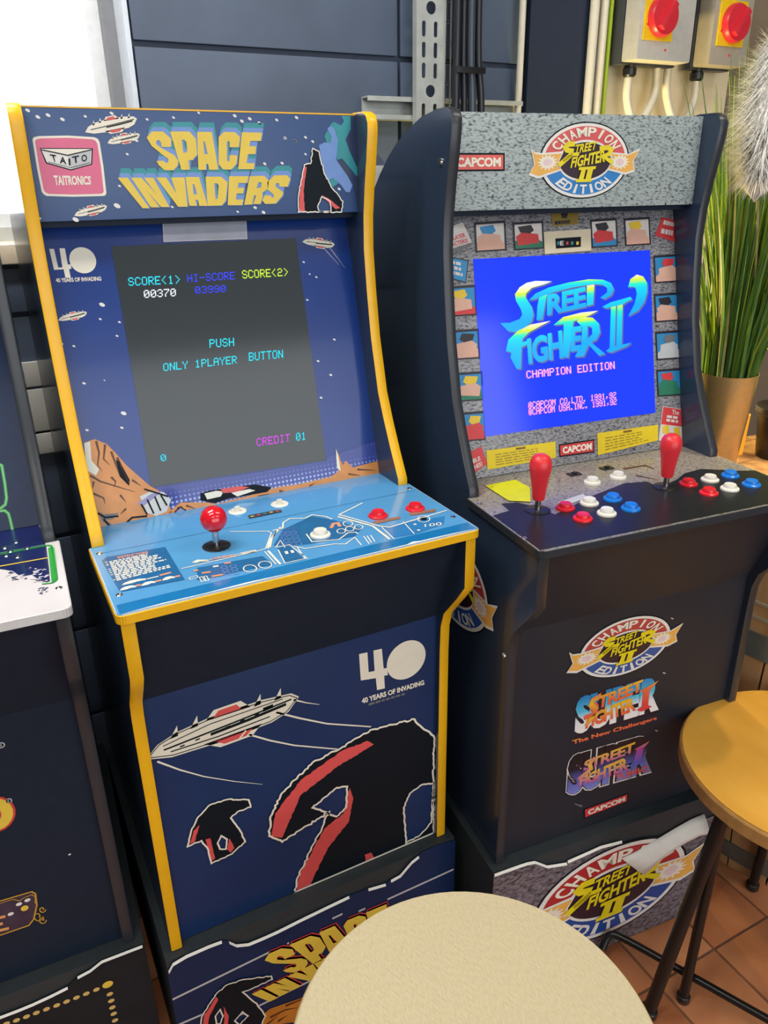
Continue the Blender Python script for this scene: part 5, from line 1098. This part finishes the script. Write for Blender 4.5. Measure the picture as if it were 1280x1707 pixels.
# ------------------------------------------------------------------ stools
CANVAS = ramp_mat('cream canvas', [(.3, (190, 175, 138)), (.5, (200, 186, 150)), (.7, (206, 192, 157))], .55, (1, .22, 1), 620, 2, (0, 0, radians(28)), bump=.1)
HONEY = ramp_mat('honey wood', [(.25, (192, 140, 50)), (.5, (206, 154, 60)), (.75, (216, 166, 74))], .4, (1, .3, 1), 14, 6, (0, 0, radians(15)))
EDGEW = M('ply edge', (160, 118, 66), .55, noise=.15, scale=50); TUBE = M('black steel tube', (28, 28, 28), .3, metal=.3, noise=.05)
def stool(name, label, c, r, z, m, em, legs, extra=(), apron=True):
    o = empty(name, (c[0], c[1], 0), 0, label, 'stool', 'round stools')
    MB().lathe([(.0005, z-.003), (r-.006, z-.003), (r-.004, z-.0015), (r-.004, z), (.0005, z)], n=72).build('seat_top', m, o)
    MB().lathe([(.0005, z-.030), (r-.004, z-.030), (r, z-.026), (r, z-.005), (r-.002, z-.002), (.0005, z-.0035)], n=72).build('seat_board', em, o)
    MB().lathe([(r-.05, z-.042), (r-.02, z-.042), (r-.02, z-.0305), (r-.05, z-.0305)], n=48).build('seat_ring', TUBE, o)
    for (a, b, rr) in legs:
        a = Vector(a)-Vector((c[0], c[1], 0)); b = Vector(b)-Vector((c[0], c[1], 0))
        l = MB().tube([a, a+(b-a)*.5, b], rr, 12).build('leg', TUBE, o, None, 40)
        MB().lathe([(rr*1.05, 0), (rr*1.35, .004), (rr*1.35, .016), (rr*1.1, .018)], (b.x, b.y, 0), 14).build('foot_cap', BLKPL, l, None, 40)
    for path, rr in extra: MB().tube(smoothpath([Vector(p)-Vector((c[0], c[1], 0)) for p in path]), rr, 12).build('stretcher', TUBE, o, None, 40)
    return o
Z1, Z2 = .50, .50
S1c = (.251, -.3635); S1r = .204
stool('round_stool', 'round stool with cream canvas-like top in the foreground', S1c, S1r, Z1, CANVAS, M('cream seat edge', (196, 178, 132), .5), [((S1c[0]+.15*cos(t), S1c[1]+.15*sin(t), Z1-.04), (S1c[0]+.185*cos(t), S1c[1]+.185*sin(t), .004), .010) for t in (.6, 2.17, 3.74, 5.31)],
      [([(S1c[0]+.168*cos(t), S1c[1]+.168*sin(t), .22) for t in [k*pi/6 for k in range(13)]], .006)])
S2c = (.973, -.2484); S2r = .199
stool('round_stool', 'round stool with honey yellow wooden top near the barrel', S2c, S2r, Z2, HONEY, EDGEW,
      [((.808, -.226, Z2-.038), (.8165, -.2155, .004), .0088), ((.800, -.232, Z2-.038), (.742, -.205, .004), .0115), ((1.10, -.14, Z2-.038), (1.13, -.11, .004), .0095), ((1.08, -.38, Z2-.038), (1.12, -.43, .004), .0095)],
      [([(.742, -.085, .03), (.762, -.082, .052), (.782, -.11, .054), (.832, -.219, .054), (.884, -.333, .054), (.93, -.43, .054), (1.0, -.47, .054), (1.118, -.425, .054)], .0072)])

# warm pendant over the barrel corner
pd = empty('pendant_lamp', (1.42, -.05, 2.28), 0, 'black dome pendant lamp hanging above the barrel', 'lamp')
MB().lathe([(.012, .10), (.03, .10), (.09, .05), (.12, .0), (.117, .0), (.087, .047), (.028, .094), (.012, .094)], n=32).build('shade', BLKPL, pd)
MB().tube([(0, 0, .095), (0, 0, .42)], .003, 8).build('cord', BLKPL, pd)
MB().lathe([(.0005, .0), (.02, .01), (.028, .03), (.02, .055), (.012, .07), (.012, .095), (.0005, .095)], n=18).build('bulb', M('warm bulb', (255, 190, 100), emit=6), pd)
sl = bpy.data.lights.new('pendant_light', 'SPOT'); sl.energy = 38; sl.color = (1, .72, .36); sl.spot_size = radians(54); sl.spot_blend = .6; sl.shadow_soft_size = .04
so = bpy.data.objects.new('pendant_light', sl); COL.objects.link(so); so.parent = pd; so.location = (0, 0, -.01)

# unseen uplighter added behind the black cabinet for warm light on the grass
wl = empty('added_grass_lamp', (1.20, .788, 1.02), 0, 'small warm uplighter added out of view behind the black cabinet to light the grass', 'lamp')
MB().lathe([(.0005, -.06), (.02, -.06), (.045, .03), (.043, .03), (.018, -.055), (.0005, -.055)], (0, -.05, 0), 24).build('cup', BLKPL, wl)
MB().tube([(0, -.002, -.05), (0, -.035, -.05)], .006, 8).build('arm', BLKPL, wl)
wp = bpy.data.lights.new('added_grass_lamp_light', 'POINT'); wp.energy = 24; wp.color = (1, .78, .32); wp.shadow_soft_size = .03
wo = bpy.data.objects.new('added_grass_lamp_light', wp); COL.objects.link(wo); wo.parent = wl; wo.location = (0, -.06, .06)
